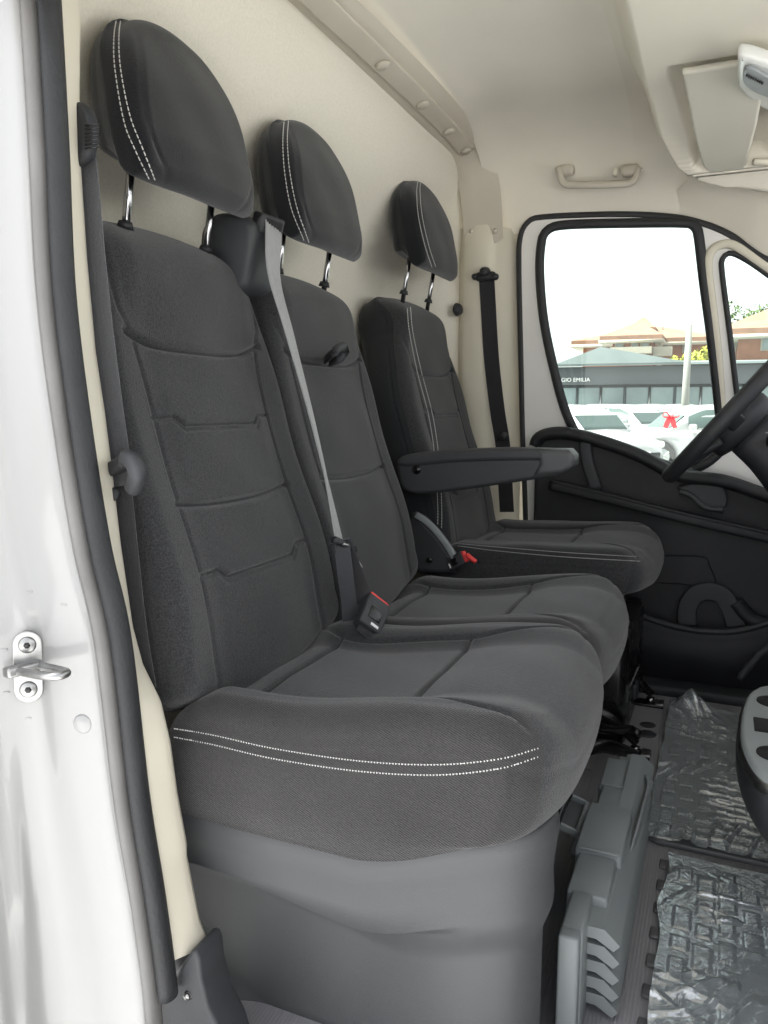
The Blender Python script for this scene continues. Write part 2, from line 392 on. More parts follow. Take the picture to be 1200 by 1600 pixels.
# floor of the cab
v, f = box((-.1, .05, FL-.03), (1.65, 1.56, .06)); tag(mesh('cab_floor', v, f, M['floor'], smooth=False), kind='structure')


# ================================================================== SOFT PARTS
BVH = {}
def pillow(name, outline, T, Rf, Rb, fr, front, mats, parent, bulge=.006, grooves=(), sgrooves=(), facemat=None, back=None, nth=260, nr=64, key=None, edge=None):
    """closed cushion in the frame fr: outline in (u,v); front(u,v)->height along en; T depth behind; grooves=[(polyline,width,depth)];
    sgrooves=[(depth below edge fraction, width, depth)] round the side wall"""
    O, eu, ev, en = fr
    o = cat(outline, nth, True); c = o.mean(0); d = o-c; L = np.linalg.norm(d, axis=1)[:, None]
    prof = []   # (kind, w, inset, h)
    for w in np.linspace(0.0, 1, nr)[1:]: prof.append(('f', w, Rf, 0))
    for a in np.linspace(0, 90, 10)[1:]: prof.append(('a', 1, Rf*(1-math.sin(R(a))), -Rf*(1-math.cos(R(a)))))
    ns = 26; hs_ = T-Rf-Rb
    for t in np.linspace(0, 1, ns)[1:]: prof.append(('s', t, 0, -Rf-hs_*t))
    for a in np.linspace(0, 90, 7)[1:]: prof.append(('b', 1, Rb*(1-math.cos(R(a))), -T+Rb*(1-math.sin(R(a)))))
    for w in np.linspace(1, .05, 8)[1:]: prof.append(('k', w, Rb, -T))
    V = []; kinds = []
    nrm = d/L
    for kind, w, ins, h in prof:
        base = c + d*(1-ins/L)*(w if kind in 'fk' else 1)
        hh = np.full(len(base), float(h))
        ff = front(base[:, 0], base[:, 1])
        k = 1.0 if kind in 'fa' else (1-sstep(0, .7, w) if kind == 's' else 0)
        hh = hh + ff*k
        if back is not None and kind in 'sbk': hh = hh + back(base[:, 0], base[:, 1])*(sstep(.3, 1, w) if kind == 's' else 1)
        gm = np.zeros(len(base))
        if kind in 'fas' and grooves:
            for pl, wd, dp in grooves: gm = np.maximum(gm, dp*np.exp(-(pdist(base, pl)/wd)**2))
        if kind == 'f' or kind == 'a': hh -= gm*(1 if kind == 'f' else 1+h/Rf)
        if kind == 's':
            off = bulge*math.sin(math.pi*w)
            for t0, wd, dp in sgrooves: off -= dp*math.exp(-((w-t0)/wd)**2)
            base = base + nrm*(off-gm[:, None]*.7*(1-w))
        if edge is not None: base, hh = edge(base, hh, kind, w)
        V.append(O+np.outer(base[:, 0], eu)+np.outer(base[:, 1], ev)+np.outer(hh, en)); kinds += [kind]*(nth)
    n = nth; P = np.vstack(V); nrings = len(V)
    cen0 = V[0].mean(0); P = np.vstack([P, cen0, V[-1].mean(0)])
    F = []; fm = []
    for r_ in range(nrings-1):
        mi = facemat(prof[r_+1], r_) if facemat else 0
        for i in range(n):
            j = (i+1) % n; F.append((r_*n+i, r_*n+j, (r_+1)*n+j, (r_+1)*n+i)); fm.append(mi if not callable(mi) else mi(o[i]))
    for i in range(n):
        j = (i+1) % n; F.append((len(P)-2, j, i)); fm.append(0)
        F.append((len(P)-1, (nrings-1)*n+i, (nrings-1)*n+j)); fm.append(0)
    ob = mesh(name, P, F, None, parent, True, mats, fm)
    # face winding outward
    bm = bmesh.new(); bm.from_mesh(ob.data); bmesh.ops.recalc_face_normals(bm, faces=bm.faces[:]); bm.to_mesh(ob.data); bm.free()
    BVH[key or name] = BVHTree.FromPolygons([tuple(p) for p in P], [tuple(int(q) for q in f_) for f_ in F])
    return ob
def cast(key, px):
    out = []
    for x, y in px:
        d = ray(x, y); h = BVH[key].ray_cast(Vector(CAM), Vector(d/np.linalg.norm(d)))
        if h[0] is not None: out.append((np.array(h[0]), np.array(h[1])))
    return out
def stitches(name, key, px, parent, mat_, dash=.0048, gap=.0026, r=.0009, smooth=True, name_n=None):
    c2 = cat([np.array(p, float) for p in px], 60) if smooth else lin(px, 60)
    hits = cast(key, c2)
    if len(hits) < 4: print('STITCH MISS', key, len(hits)); return None
    # reject outliers
    P = [hits[0]]
    for h in hits[1:]:
        if np.linalg.norm(h[0]-P[-1][0]) < .06: P.append(h)
    pts = np.array([p[0] for p in P]); nr = np.array([p[1] for p in P])
    s = np.concatenate([[0], np.cumsum(np.linalg.norm(np.diff(pts, axis=0), axis=1))])
    mb = MB(); t = 0
    while t+dash < s[-1]:
        a = np.array([np.interp(t, s, pts[:, k]) for k in range(3)]); b = np.array([np.interp(t+dash, s, pts[:, k]) for k in range(3)])
        n_ = np.array([np.interp(t, s, nr[:, k]) for k in range(3)]); m_ = (a+b)/2+n_*r*.9
        mb.add(*sweep([a-n_*r*.3, a+(m_-a)*.8*.5+n_*r*.4, m_, b+(m_-b)*.4+n_*r*.4, b-n_*r*.3], circ(r, 5), up=n_)); t += dash+gap
    if not mb.v: print('STITCH EMPTY', key, s[-1]); return None
    return mb.build(name, mat_, parent)

LEAN = .27
def back_frame(Yc, z0=.565, X0=-.605, lean=LEAN):
    ev = np.array([-lean, 0, 1.]); ev /= np.linalg.norm(ev)
    return frame((X0, Yc, z0), (0, 1, 0), ev)      # en = eu x ev = +X-ish forward
def bpx(pts, fr, dn=0):
    """photo pixels -> (u,v) on the backrest plane"""
    O, eu, ev, en = fr; out = []
    for x, y in pts:
        d = ray(x, y); t = ((O+en*dn-CAM)@en)/(d@en); q = CAM+d*t-O; out.append((q@eu, q@ev))
    return np.array(out)
def mirror_u(pts): return [(-a, b) for a, b in pts]

def backrest(parent, Yc, key, wb, wm, wt, top, T=.115, lean=LEAN, z0=.565, X0=-.605, folds=True, side_dark=False):
    fr = back_frame(Yc, z0, X0, lean)
    h = top
    out = [(-wb, .05), (-wb*1.0, .12), (-wm, .30), (-wm*.985, .44), (-wt*1.03, h-.11), (-wt*.93, h-.045), (-wt*.72, h-.008), (-wt*.35, h+.002), (0, h+.004),
           (wt*.35, h+.002), (wt*.72, h-.008), (wt*.93, h-.045), (wt*1.03, h-.11), (wm*.985, .44), (wm, .30), (wb, .12), (wb, .05), (wb*.93, .0), (0, -.03), (-wb*.93, .0)]
    pv = .483; cr2 = .253   # pillow seam height, lower crease
    iu = lambda v: .142 - .0*v
    # inner panel edges
    e = [( -.150, -.03), (-.142, cr2), (-.140, cr2+.12), (-.146, pv), (-.165, pv+.05), (-.163, h-.04)]
    e2 = mirror_u(e)
    G = [(cat([np.array(p) for p in e], 30), .0032, .0032), (cat([np.array(p) for p in e2], 30), .0032, .0036)]
    G.append((cat([np.array(p) for p in [(-.158, pv+.012), (-.10, pv-.004), (0, pv-.010), (.10, pv-.004), (.158, pv+.012)]], 30), .0045, .012))
    G.append((cat([np.array(p) for p in [(-.142, cr2+.004), (-.07, cr2-.004), (0, cr2-.006), (.07, cr2-.004), (.142, cr2+.004)]], 30), .0045, .012))
    if folds:
        for v0 in (cr2+.125, cr2-.095):
            base = [(-.142, v0), (-.105, v0), (-.088, v0-.014), (.088, v0-.014), (.105, v0), (.142, v0)]
            G.append((np.array(base), .0026, .0075)); G.append((np.array([(-.09, v0-.022), (.09, v0-.022)]), .0026, .0032))
            G.append((np.array([(-.142, v0-.004), (-.108, v0-.005), (-.09, v0-.022)]), .0026, .003)); G.append((np.array([(.142, v0-.004), (.108, v0-.005), (.09, v0-.022)]), .0026, .003))
    def front(u, v):
        b = .011*sstep(.11, .195, np.abs(u))*(1-sstep(h-.2, h-.02, v))       # side bolsters
        c = .010*np.cos(np.clip(u/.15, -1, 1)*math.pi/2)
        top_p = .024*np.exp(-((v-(h-.085))/.075)**2)*(1-sstep(.12, .2, np.abs(u)))
        lum = .014*np.exp(-((v-(cr2-.10))/.10)**2)
        puff = .006*np.exp(-((v-(cr2+.10))/.07)**2)*(1-sstep(.1, .15, np.abs(u)))
        und = .0012*np.sin(u*37+v*11)*np.sin(v*23)
        rnd = -.045*sstep(h-.10, h+.01, v)**2
        return b+c+top_p+lum+puff+und+rnd
    fm = (lambda p, r_: 1 if p[0] in 'sbk' else 0)
    return pillow('backrest', out, T, .030, .03, fr, front, [M['fab'], M['fabdark'] if side_dark else M['fab']], parent, .006, G, ((.25, .03, .003),), fm, nth=460, nr=150, key=key), fr

def headrest(parent, Yc, key, zc, w=.136, hgt=.236, X=-.706, post_z=1.205, px_st=None):
    """headrest with two chrome posts"""
    lean = .20; ev = np.array([-lean, 0, 1.]); ev /= np.linalg.norm(ev)
    fr = frame((X, Yc, zc), (0, 1, 0), ev); h2 = hgt/2
    out = [(-w*.85, -h2), (-w*.99, -h2*.88), (-w*1.0, -h2*.35), (-w*.95, h2*.15), (-w*.80, h2*.62), (-w*.55, h2*.92), (-w*.2, h2*1.03), (w*.2, h2*1.03), (w*.55, h2*.92),
           (w*.80, h2*.62), (w*.95, h2*.15), (w*1.0, -h2*.35), (w*.99, -h2*.88), (w*.85, -h2), (0, -h2*1.03)]
    def front(u, v): return -.012*(u/w)**2 - .020*sstep(-.1*h2, h2, v)**1.5 - .010*sstep(-.5*h2, -h2*1.05, v) + .0008*np.sin(u*50+v*31)
    def back(u, v): return .018*sstep(-.1*h2, h2, v)+.012*(u/w)**2
    def edge(base, hh, kind, w_):
        k = w_ if kind == 's' else (1 if kind in 'bk' else 0)
        if k:
            base = base.copy(); base[:, 1] += k*(.048*sstep(0, -h2, base[:, 1]) - .004*sstep(0, h2, base[:, 1])); base[:, 0] *= 1+k*(.16*sstep(-.1*h2, h2*.9, base[:, 1])-.02)
        return base, hh
    g = cat([np.array(p) for p in [(-w*.60, -h2*1.05), (-w*.86, -h2*.6), (-w*.86, 0), (-w*.70, h2*.6), (-w*.5, h2*1.05)]], 30)
    g2 = np.array([(-a, b) for a, b in g])
    fmm = (lambda p, r_: 0)
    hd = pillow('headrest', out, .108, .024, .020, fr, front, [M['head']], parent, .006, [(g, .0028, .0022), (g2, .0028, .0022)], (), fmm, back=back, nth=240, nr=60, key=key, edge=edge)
    for s in (-1, 1):
        a = np.array([-.757, Yc+s*.092, zc-h2+.05]); b = np.array([-.782, Yc+s*.092, post_z-.04])
        v, f = tube([a, a*.5+b*.5, b], .0058, 14, up=(1, 0, 0)); mesh('post', v, f, M['chrome'], hd)
        v, f = cyl((b[0]+.004, b[1], post_z-.014), (.2, 0, 1), .012, .010, 22, .009); mesh('post_collar', v, f, M['dk_pl'], hd)
    if px_st:
        for q in px_st: stitches('stitching', key, q, hd, M['thread'], r=.00085)
    return hd

def cushion(parent, Yc, key, hw, zr, G_px=None, xf=-.125, tilt=.045, folds=True, X0=-.63, side=.15, zpl=.57, mats=None, ctr=.0, sidecut=.12):
    """seat cushion; u = forward (X), v = lateral (Y); plane of frame horizontal at zr"""
    fr = frame((0, Yc, zr), (1, 0, 0), (0, 1, 0))
    xr = X0
    out = [(xr, -hw*.95), (xr+.03, -hw), ((xr+xf)/2, -hw*1.005), (xf-.10, -hw), (xf-.052, -hw*.955), (xf-.022, -hw*.80), (xf-.004, -hw*.42), (xf, 0), (xf-.004, hw*.42), (xf-.022, hw*.80),
           (xf-.052, hw*.955), (xf-.10, hw), ((xr+xf)/2, hw*1.005), (xr+.03, hw), (xr, hw*.95), (xr-.01, 0)]
    a, b = -.555, -.335; w = .135
    G = [(np.array([(a, -w), (a, w)]), .004, .009), (np.array([(b, -w*1.02), (b+.004, 0), (b, w*1.02)]), .004, .009)]
    for s in (-1, 1):
        G.append((cat([np.array(q) for q in [(xr+.01, s*(hw-.035)), (a, s*w), ((a+b)/2, s*w*1.0), (b, s*w*1.02), (b+.05, s*w*1.1), (b+.12, s*(w+.035)), (xf-.045, s*(hw-.03))]], 40), .0036, .0065))
    # front seam between top and front panel
    G.append((cat([np.array(q) for q in [(xf-.055, -hw+.012), (xf-.030, -hw*.6), (xf-.024, 0), (xf-.030, hw*.6), (xf-.055, hw-.012)]], 30), .004, .004))
    def front(u, v):
        bol = .026*sstep(.10, .165, np.abs(v))*(1-.35*sstep(-.40, xf, u))
        t = tilt*sstep(xr+.1, xf-.03, u) - .022*sstep(xf-.11, xf, u)**2
        dome = .012*np.cos(np.clip(v/.17, -1, 1)*math.pi/2)*sstep(b-.01, b+.06, u)
        pf = .006*np.cos(np.clip(v/.14, -1, 1)*math.pi/2)
        und = .0014*np.sin(u*29+v*17+Yc*9)*np.sin(v*31+1)
        rear = -.02*(1-sstep(xr, xr+.06, u))
        return bol+t+dome+pf+und+rear
    # the underside rises towards the front
    def back(u, v): return .040*sstep(-.38, xf-.01, u)
    def fm(p, r_):
        if p[0] in 'bk': return 1
        if p[0] in 'sa': return lambda q: 1 if (abs(q[1]) > hw*.80 and q[0] < -.156) or q[0] < X0+.01 else 0
        return 0
    def edge(base, hh, kind, w):
        k = w if kind == 's' else (1 if kind in 'bk' else 0)
        if k: base = base.copy(); base[:, 0] -= .060*k**1.3*sstep(-.36, xf, base[:, 0])
        return base, hh
    return pillow('cushion', out, side, .034, .03, fr, front, mats or [M['fab'], M['twill']], parent, .012, G, ((sidecut, .03, .0022),), fm, back=back, nth=480, nr=140, key=key, edge=edge)

# ================================================================== PASSENGER BENCH
bench = thing('bench_seat', (-.36, -.33, FL), 'grey cloth two-place passenger bench on a grey plastic base nearest the door', 'seat')
backrest(bench, -.53, 'bp', .212, .212, .180, .680)
backrest(bench, -.125, 'bm', .196, .200, .165, .672, folds=False)
cushion(bench, -.535, 'cp', .209, .555, side=.165)
cushion(bench, -.118, 'cm', .200, .548, side=.15, xf=-.135)
H1 = [[(190, 20), (186, 60), (189, 110), (203, 180), (222, 230), (243, 284)], [(183, 24), (178, 60), (180, 110), (194, 190), (213, 238), (234, 282)]]
H2 = [[(451, 186), (449, 220), (453, 270), (464, 325), (483, 380)], [(444, 188), (442, 222), (445, 270), (455, 325), (475, 376)]]
headrest(bench, -.53, 'h1', 1.368, px_st=H1)
headrest(bench, -.125, 'h2', 1.366, px_st=H2)
ST_P = [[(262, 1137), (330, 1148), (430, 1170), (560, 1189), (680, 1195), (780, 1186), (842, 1169)], [(262, 1150), (330, 1163), (430, 1186), (560, 1205), (680, 1211), (780, 1201), (846, 1181)]]
for q in ST_P: stitches('stitching', 'cp', q, bench, M['thread'], dash=.0052, gap=.0024, r=.00095)

# driver seat
dseat = thing('driver_seat', (-.36, .5, FL), 'separate grey cloth driver seat with a fold-down armrest beyond the bench', 'seat')
backrest(dseat, .50, 'bd', .215, .222, .160, .700, T=.118, side_dark=True)
cushion(dseat, .50, 'cd', .235, .585, side=.14, xf=-.115, tilt=.02, mats=[M['fab'], M['fab']])
H3 = [[(658, 277), (656, 300), (660, 340), (670, 385), (681, 418)], [(653, 280), (651, 303), (654, 340), (664, 385), (675, 418)]]
headrest(dseat, .50, 'h3', 1.414, w=.142, post_z=1.245, px_st=H3)
for q in ([(641, 480), (645, 520), (658, 580), (676, 650), (686, 720), (690, 790), (690, 825)], [(636, 482), (640, 522), (652, 582), (670, 652), (680, 722), (684, 790), (684, 822)]):
    stitches('stitching', 'bd', q, dseat, M['thread'], r=.001)
for q in ([(712, 849), (780, 855), (880, 863), (998, 870)], [(716, 853), (780, 861), (880, 870), (1000, 877)]):
    stitches('stitching', 'cd', q, dseat, M['thread'], r=.001)

# ------------------------------------------------------------------ bench base
def base_shell(parent):
    # plan outline: from rear, along the outer side, round the front corner, along the front
    pts = [(-.70, -.735), (-.55, -.735), (-.35, -.735), (-.24, -.734), (-.185, -.722), (-.160, -.69), (-.158, -.655), (-.175, -.63), (-.235, -.615), (-.27, -.55), (-.27, -.2), (-.27, .08)]
    P = cat([np.array(p) for p in pts], 160)
    T_ = np.gradient(P, axis=0); Nn = np.stack([T_[:, 1], -T_[:, 0]], 1); Nn /= np.linalg.norm(Nn, axis=1)[:, None]
    s = np.linspace(0, 1, 160); L0 = P[:, 0]
    rise = .062*sstep(-.38, -.17, np.maximum.accumulate(P[:, 0]))
    ztop = .412 + rise
    rows = []
    prof = [(-.030, -.012), (-.012, .004), (.004, .010), (.010, .004), (.012, -.008), (.009, -.030), (.006, -.060)]
    for off, dz in prof: rows.append(np.column_stack([P+Nn*off, ztop+dz]))
    lip = .062 + .028*sstep(-.6, -.3, np.maximum.accumulate(P[:, 0]))
    zbx = [-.70, -.65, -.625, -.58, -.52, -.45, -.38, -.33, -.28, -.2, 0]; zbz = [.24, .215, .175, .125, .10, .095, .095, .095, .095, .095, .095]
    def rec(z, x):   # inset of the wall: hollow panel under the rim, swelling out towards the front corner and the foot
        zt = ztop-lip-.003
        zb = np.interp(x, zbx, zbz)
        e = sstep(-.003, .009, zt-z)*sstep(-.028, .028, z-zb)*(1-sstep(-.40, -.22, x))
        return .008 - .040*e - .012*sstep(0, .05, zt-z) + .010*sstep(.0, .03, .16-z+.0*x)*sstep(-.4, -.3, x)
    for t in np.linspace(0, 1, 110):
        z = (ztop-lip)*(1-t)+.05*t
        rows.append(np.column_stack([P+Nn*rec(z, np.maximum.accumulate(P[:, 0]))[:, None], z]))
    v, f = loft(rows); return mesh('seat_base', v, f, M['grey_pl'], parent)
base_shell(bench)
# dark block in place of the shaded hollow inside the base
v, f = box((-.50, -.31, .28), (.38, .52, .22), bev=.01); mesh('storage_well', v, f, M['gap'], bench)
v, f = tube(cat([PY(888, 1240, -.56), PY(872, 1275, -.60), PY(860, 1320, -.62)], 12), .006, 8); mesh('lid_strut', v, f, M['blk'], bench)
# belt housing on the shoulder between the two backrests
hb = [(335, 395), (333, 372), (343, 350), (362, 338), (395, 345), (438, 366), (440, 380), (440, 440), (425, 450), (400, 425), (360, 400)]
def housing():
    Yn, Yf = -.415, -.325
    prof = cat([np.array(q) for q in [(-.812, 1.195), (-.806, 1.235), (-.785, 1.258), (-.745, 1.258), (-.712, 1.245), (-.700, 1.225), (-.706, 1.18), (-.722, 1.135), (-.79, 1.125), (-.815, 1.15)]], 60, True)
    c = prof.mean(0); rows = []
    for y, k in ((Yn, .80), (Yn+.004, .90), (Yn+.014, .97), (Yn+.026, 1), (Yf-.026, 1), (Yf-.014, .97), (Yf-.004, .90), (Yf, .80)):
        q = c+(prof-c)*k; rows.append(np.column_stack([q[:, 0], np.full(60, y), q[:, 1]]))
    return loft(rows, True, True)
v, f = housing(); hs_o = mesh('belt_housing', v, f, M['dk2_pl'], bench)
BVH['hous'] = BVHTree.FromPolygons([tuple(p) for p in v], f)
v, f = sweep([(-.703, -.400, 1.240), (-.699, -.342, 1.240)], rrect(.020, .030, .005), up=(.3, 0, 1)); mesh('belt_guide', v, f, M['dk_pl'], hs_o)
v, f = sweep([(-.695, -.392, 1.240), (-.691, -.352, 1.240)], rrect(.012, .014, .003), up=(.3, 0, 1)); mesh('guide_slot', v, f, M['gap'], hs_o)
# black release strap on the middle backrest
lp = cat(cast('bm', [(508, 562)])[0][0][None, :].tolist() + [PX(520, 552, -.66), PX(533, 543, -.655), PX(541, 546, -.66), PX(530, 560, -.665), PX(515, 566, -.69)], 30)
v, f = sweep(lp, [(-.0015, -.009), (.0015, -.009), (.0015, .009), (-.0015, .009)], up=(0, .4, 1)); mesh('pull_strap', v, f, M['dk_pl'], bench)

# driver seat lower parts
v, f = box((-.38, .52, FL+.14), (.42, .42, .28), bev=.02); mesh('seat_box', v, f, M['blk'], dseat)
v, f = box((-.42, .31, FL+.30), (.36, .03, .05), bev=.01); mesh('seat_rail', v, f, M['blk'], dseat)
v, f = box((-.42, .72, FL+.30), (.36, .03, .05), bev=.01); mesh('seat_rail', v, f, M['blk'], dseat)
# recliner cover beside the seat, grey
rc = [PY(*q, .235) for q in [(648, 800), (662, 806), (690, 835), (716, 872), (716, 893), (640, 893), (640, 860)]]
fr_ = frame((0, .235, 0), (1, 0, 0), (0, 0, 1))
v, f = plate(to_uv(rc, fr_), [], .05, .012, fr_); rcv = mesh('recliner_cover', v, f, M['dk2_pl'], dseat)
pth = cat([PY(650, 804, .205), PY(672, 820, .205), PY(697, 850, .205), PY(715, 880, .205)], 30)
v, f = sweep(pth, rrect(.016, .010, .004), up=(0, 1, 0)); mesh('cover_edge', v, f, M['grey_light'], rcv)
p = PY(672, 875, .207); v, f = cyl(p, (0, -1, 0), .007, .004, 16); mesh('cover_screw', v, f, M['blk'], rcv)
# armrest
arm_o = [(-.70, .778), (-.68, .742), (-.60, .742), (-.36, .785), (-.315, .795), (-.300, .812), (-.297, .835), (-.31, .843), (-.36, .846), (-.55, .836), (-.66, .822), (-.70, .815)]
fr_ = frame((0, .215, 0), (1, 0, 0), (0, 0, 1))
ao = cat([np.array(q) for q in arm_o], 90, True)
v, f = plate(ao, [], .060, .009, fr_, 3); arm = mesh('armrest', v, f, M['dk2_pl'], dseat)
up_ = cat([np.array(q) for q in [(-.69, .800), (-.55, .814), (-.36, .823), (-.305, .815), (-.293, .825), (-.297, .842), (-.32, .850), (-.45, .850), (-.60, .840), (-.69, .826)]], 90, True)
v, f = plate(up_, [], .070, .011, fr_, 3); mesh('armrest_pad', v, f, M['dk2_pl'], arm)
cap_ = [(-.368, .850), (-.30, .851), (-.288, .838), (-.288, .815), (-.31, .800), (-.375, .790), (-.362, .82)]
v, f = plate(cap_, [], .0745, .010, fr_, 3); mesh('armrest_tip', v, f, M['grey_pl'], arm)
v, f = cyl((-.652, .186, .795), (0, -1, 0), .011, .003, 20); mesh('pivot_cap', v, f, M['blk'], arm)
v, f = cyl((-.665, .186, .808), (0, -1, 0), .003, .003, 10); mesh('pivot_pin', v, f, M['steel'], arm)
# rail feet, levers, connector under the driver seat
for (px, py, w_) in ((985, 1178, .30), (1010, 1100, .66)):
    p = PZ(px, py, FL)
    v, f = box((p[0]-.015, p[1], FL+.004), (.12, .045, .008), bev=.002); mt = mesh('mounting_foot', v, f, M['blk'], dseat)
    v, f = box((p[0]+.035, p[1], FL+.008), (.022, .040, .008), bev=.002); mesh('steel_plate', v, f, M['steel'], mt)
    v, f = cyl((p[0]+.01, p[1], FL+.008), (0, 0, 1), .012, .012, 6); mesh('bolt', v, f, M['chrome'], mt)
    v, f = tube(cat([(p[0]-.13, p[1]-.01, FL+.11), (p[0]-.05, p[1]-.01, FL+.085), (p[0]+.012, p[1], FL+.03)], 12), .019, 12, scale=np.linspace(1, .5, 12)); mesh('rail_end', v, f, M['blk'], mt)
v, f = tube(cat([PY(925, 1150, .33), PY(960, 1110, .36), PY(985, 1070, .38), PY(998, 1040, .40)], 20), .0065, 10); mesh('height_lever', v, f, M['blk'], dseat)
v, f = tube(cat([PY(905, 1130, .12), PY(950, 1140, .2), PY(985, 1140, .3), PY(1000, 1150, .3)], 20), .011, 10); mesh('slide_bar', v, f, M['blk'], dseat)
v, f = tube(cat([PY(900, 1175, .10), PY(945, 1165, .15), PY(990, 1180, .25)], 20), .016, 10); mesh('slide_bar', v, f, M['blk'], dseat)
v, f = box(PY(968, 1105, .45), (.05, .06, .09), bev=.006); mesh('control_unit', v, f, M['grey_pl'], dseat)
v, f = box(PY(975, 1075, .52), (.07, .05, .04), bev=.006); mesh('control_unit', v, f, M['dk2_pl'], dseat)
mb = MB(); mb.add(*box(PY(942, 1097, .40), (.030, .016, .014), bev=.003)); mb.add(*tube(cat([PY(945, 1100, .40), PY(941, 1112, .40), PY(937, 1118, .40)], 8), .004, 6)); mb.build('cable_connector', M['yellow'], dseat)
mb = MB(); 
for q in range(4): mb.add(*tube(cat([PY(915+q*3, 1085, .38), PY(940, 1100+q*3, .40), PY(960+q*4, 1130+q*4, .40)], 14), .003, 6))
mb.build('wiring', M['gap'], dseat)

# ------------------------------------------------------------------ buckles
def buckle(name, top_c, dirv, face, label, group=None, w=.034, h=.062, t=.018, tilt=0):
    """top_c = centre of the red button end, dirv = direction of the stalk (down), face = outward normal"""
    d = np.array(dirv, float); d /= np.linalg.norm(d); n = np.array(face, float); n -= d*(n@d); n /= np.linalg.norm(n); s = np.cross(d, n)
    Mx = np.column_stack([s, -d, n]); top_c = np.array(top_c)
    root = thing(name, tuple(top_c+d*h), label, 'buckle', group)
    v, f = box(top_c+d*h/2, (w, h, t), Mx, .004, 3); mesh('buckle_body', v, f, M['dk2_pl'], root)
    v, f = box(top_c-d*.0015, (w*.86, .007, t*.70), Mx, .002); mesh('release_button', v, f, M['red'], root)
    v, f = box(top_c+d*h*.55+n*(t/2-.001), (w*.52, h*.38, .005), Mx, .001); mesh('grip_recess', v, f, M['blk'], root)
    v, f = box(top_c+d*h*.88+n*(t/2)-s*w*.12, (w*.34, h*.08, .002), Mx, .0003); mesh('printed_label', v, f, M['label'], root)
    v, f = sweep([top_c+d*h*.85, top_c+d*(h+.010)], [(-w*.32, -.002), (w*.32, -.002), (w*.32, .002), (-w*.32, .002)], up=n); mesh('buckle_strap', v, f, M['web2'], root)
    return root
hb_ = min((cast(k_, [(570, 990)])[0][0] for k_ in ('cp', 'cm') if cast(k_, [(570, 990)])), key=lambda q: np.linalg.norm(q-CAM)); tb_ = (CAM-hb_)/np.linalg.norm(CAM-hb_); pb = hb_+tb_*.012; pt = PX(589, 940, pb[0]-.004)
buckle('seat_belt_buckle', pt, (pb-pt), (.75, -.62, .25), 'black buckle with long red button standing between the two bench cushions', w=.046, h=.062, t=.024)
pt = PY(735, 872, .19); pb = PY(700, 884, .22)
b2 = buckle('seat_belt_buckle', PY(726, 870, .20), (-.8, .25, -.5), (.2, -.9, .3), 'small buckle with raised red button beside the driver cushion', w=.032, h=.05)
v, f = box(PY(736, 872, .19), (.03, .014, .009), Matrix.Rotation(R(35), 3, 'Y'), .003); mesh('release_tab', v, f, M['red'], b2)

# ------------------------------------------------------------------ belts
def ribbon(path, sides, w, th=.0016):
    """flat webbing: path points, side vectors (unit) per point"""
    P = np.asarray(path); S = np.asarray(sides, float); S /= np.linalg.norm(S, axis=1)[:, None]
    rows = []
    for i in range(len(P)):
        t = P[min(i+1, len(P)-1)]-P[max(i-1, 0)]; t /= np.linalg.norm(t); s = S[i]-t*(S[i]@t); s /= np.linalg.norm(s); n = np.cross(s, t)
        rows.append(np.array([P[i]+s*w/2*a+n*(th*b) for a, b in [(-1, -.4)]+[(-.96+1.92*q/12, (-.4, -1.3)[q % 2]) for q in range(13)]+[(1, -.4), (1, .4)]+[(.96-1.92*q/12, (.4, 1.3)[q % 2]) for q in range(13)]+[(-1, .4)]]))
    return loft(rows, True, True)
def interp_sides(keys, n):
    k = np.array([q for q, _ in keys]); s = np.array([np.asarray(v_, float)/np.linalg.norm(v_) for _, v_ in keys]); t = np.linspace(0, 1, n)
    return np.column_stack([np.interp(t, k, s[:, j]) for j in range(3)])
# middle belt
mbt = thing('seat_belt', (-.70, -.33, 1.2), 'pale grey belt hanging twisted from the housing between the bench backrests down to its buckle', 'seat belt')
path = cat([np.array([-.690, -.372, 1.236]), PX(428, 430, -.672), PX(452, 520, -.645), PX(484, 640, -.615), PX(509, 745, -.585), PX(530, 845, -.555)], 70)
sd_ = interp_sides([(0, (.0, 1, 0)), (.25, (-.18, 1, .0)), (.55, (-.38, 1, .0)), (.8, (-.52, 1, .0)), (1, (-.3, 1, .1))], 70)
v, f = ribbon(path, sd_, .046); mesh('webbing', v, f, M['web_l'], mbt)
path = cat([PX(532, 845, -.555), PX(545, 880, -.552), PX(560, 915, -.553), PX(570, 935, -.556)], 40)
v, f = ribbon(path, interp_sides([(0, (.8, .4, .1)), (1, (.3, 1, 0))], 40), .034); mesh('lap_webbing', v, f, M['web2'], mbt)
path = cat([PX(534, 850, -.553), PX(540, 900, -.556), PX(546, 950, -.562), PX(545, 990, -.57)], 40)
v, f = ribbon(path, interp_sides([(0, (.9, .2, 0)), (.5, (.9, .5, .1)), (1, (.7, 1, .1))], 40), .026); mesh('lap_webbing', v, f, M['web'], mbt)
a, b = PX(522, 843, -.552), PX(553, 858, -.548)
v, f = sweep([a, b], rrect(.010, .012, .004), up=(1, 0, .3)); mesh('tongue', v, f, M['dk_pl'], mbt)
a, b = PX(536, 850, -.545), PX(554, 859, -.545); v, f = sweep([a, b], rrect(.004, .007, .0018), up=(1, 0, .3)); mesh('tongue_plate', v, f, M['steel'], mbt)
a, b = PX(553, 867, -.548), PX(565, 886, -.548); v, f = sweep([a, b], rrect(.004, .002, .0008), up=(0, 0, 1)); mesh('belt_tag', v, f, M['label'], mbt)

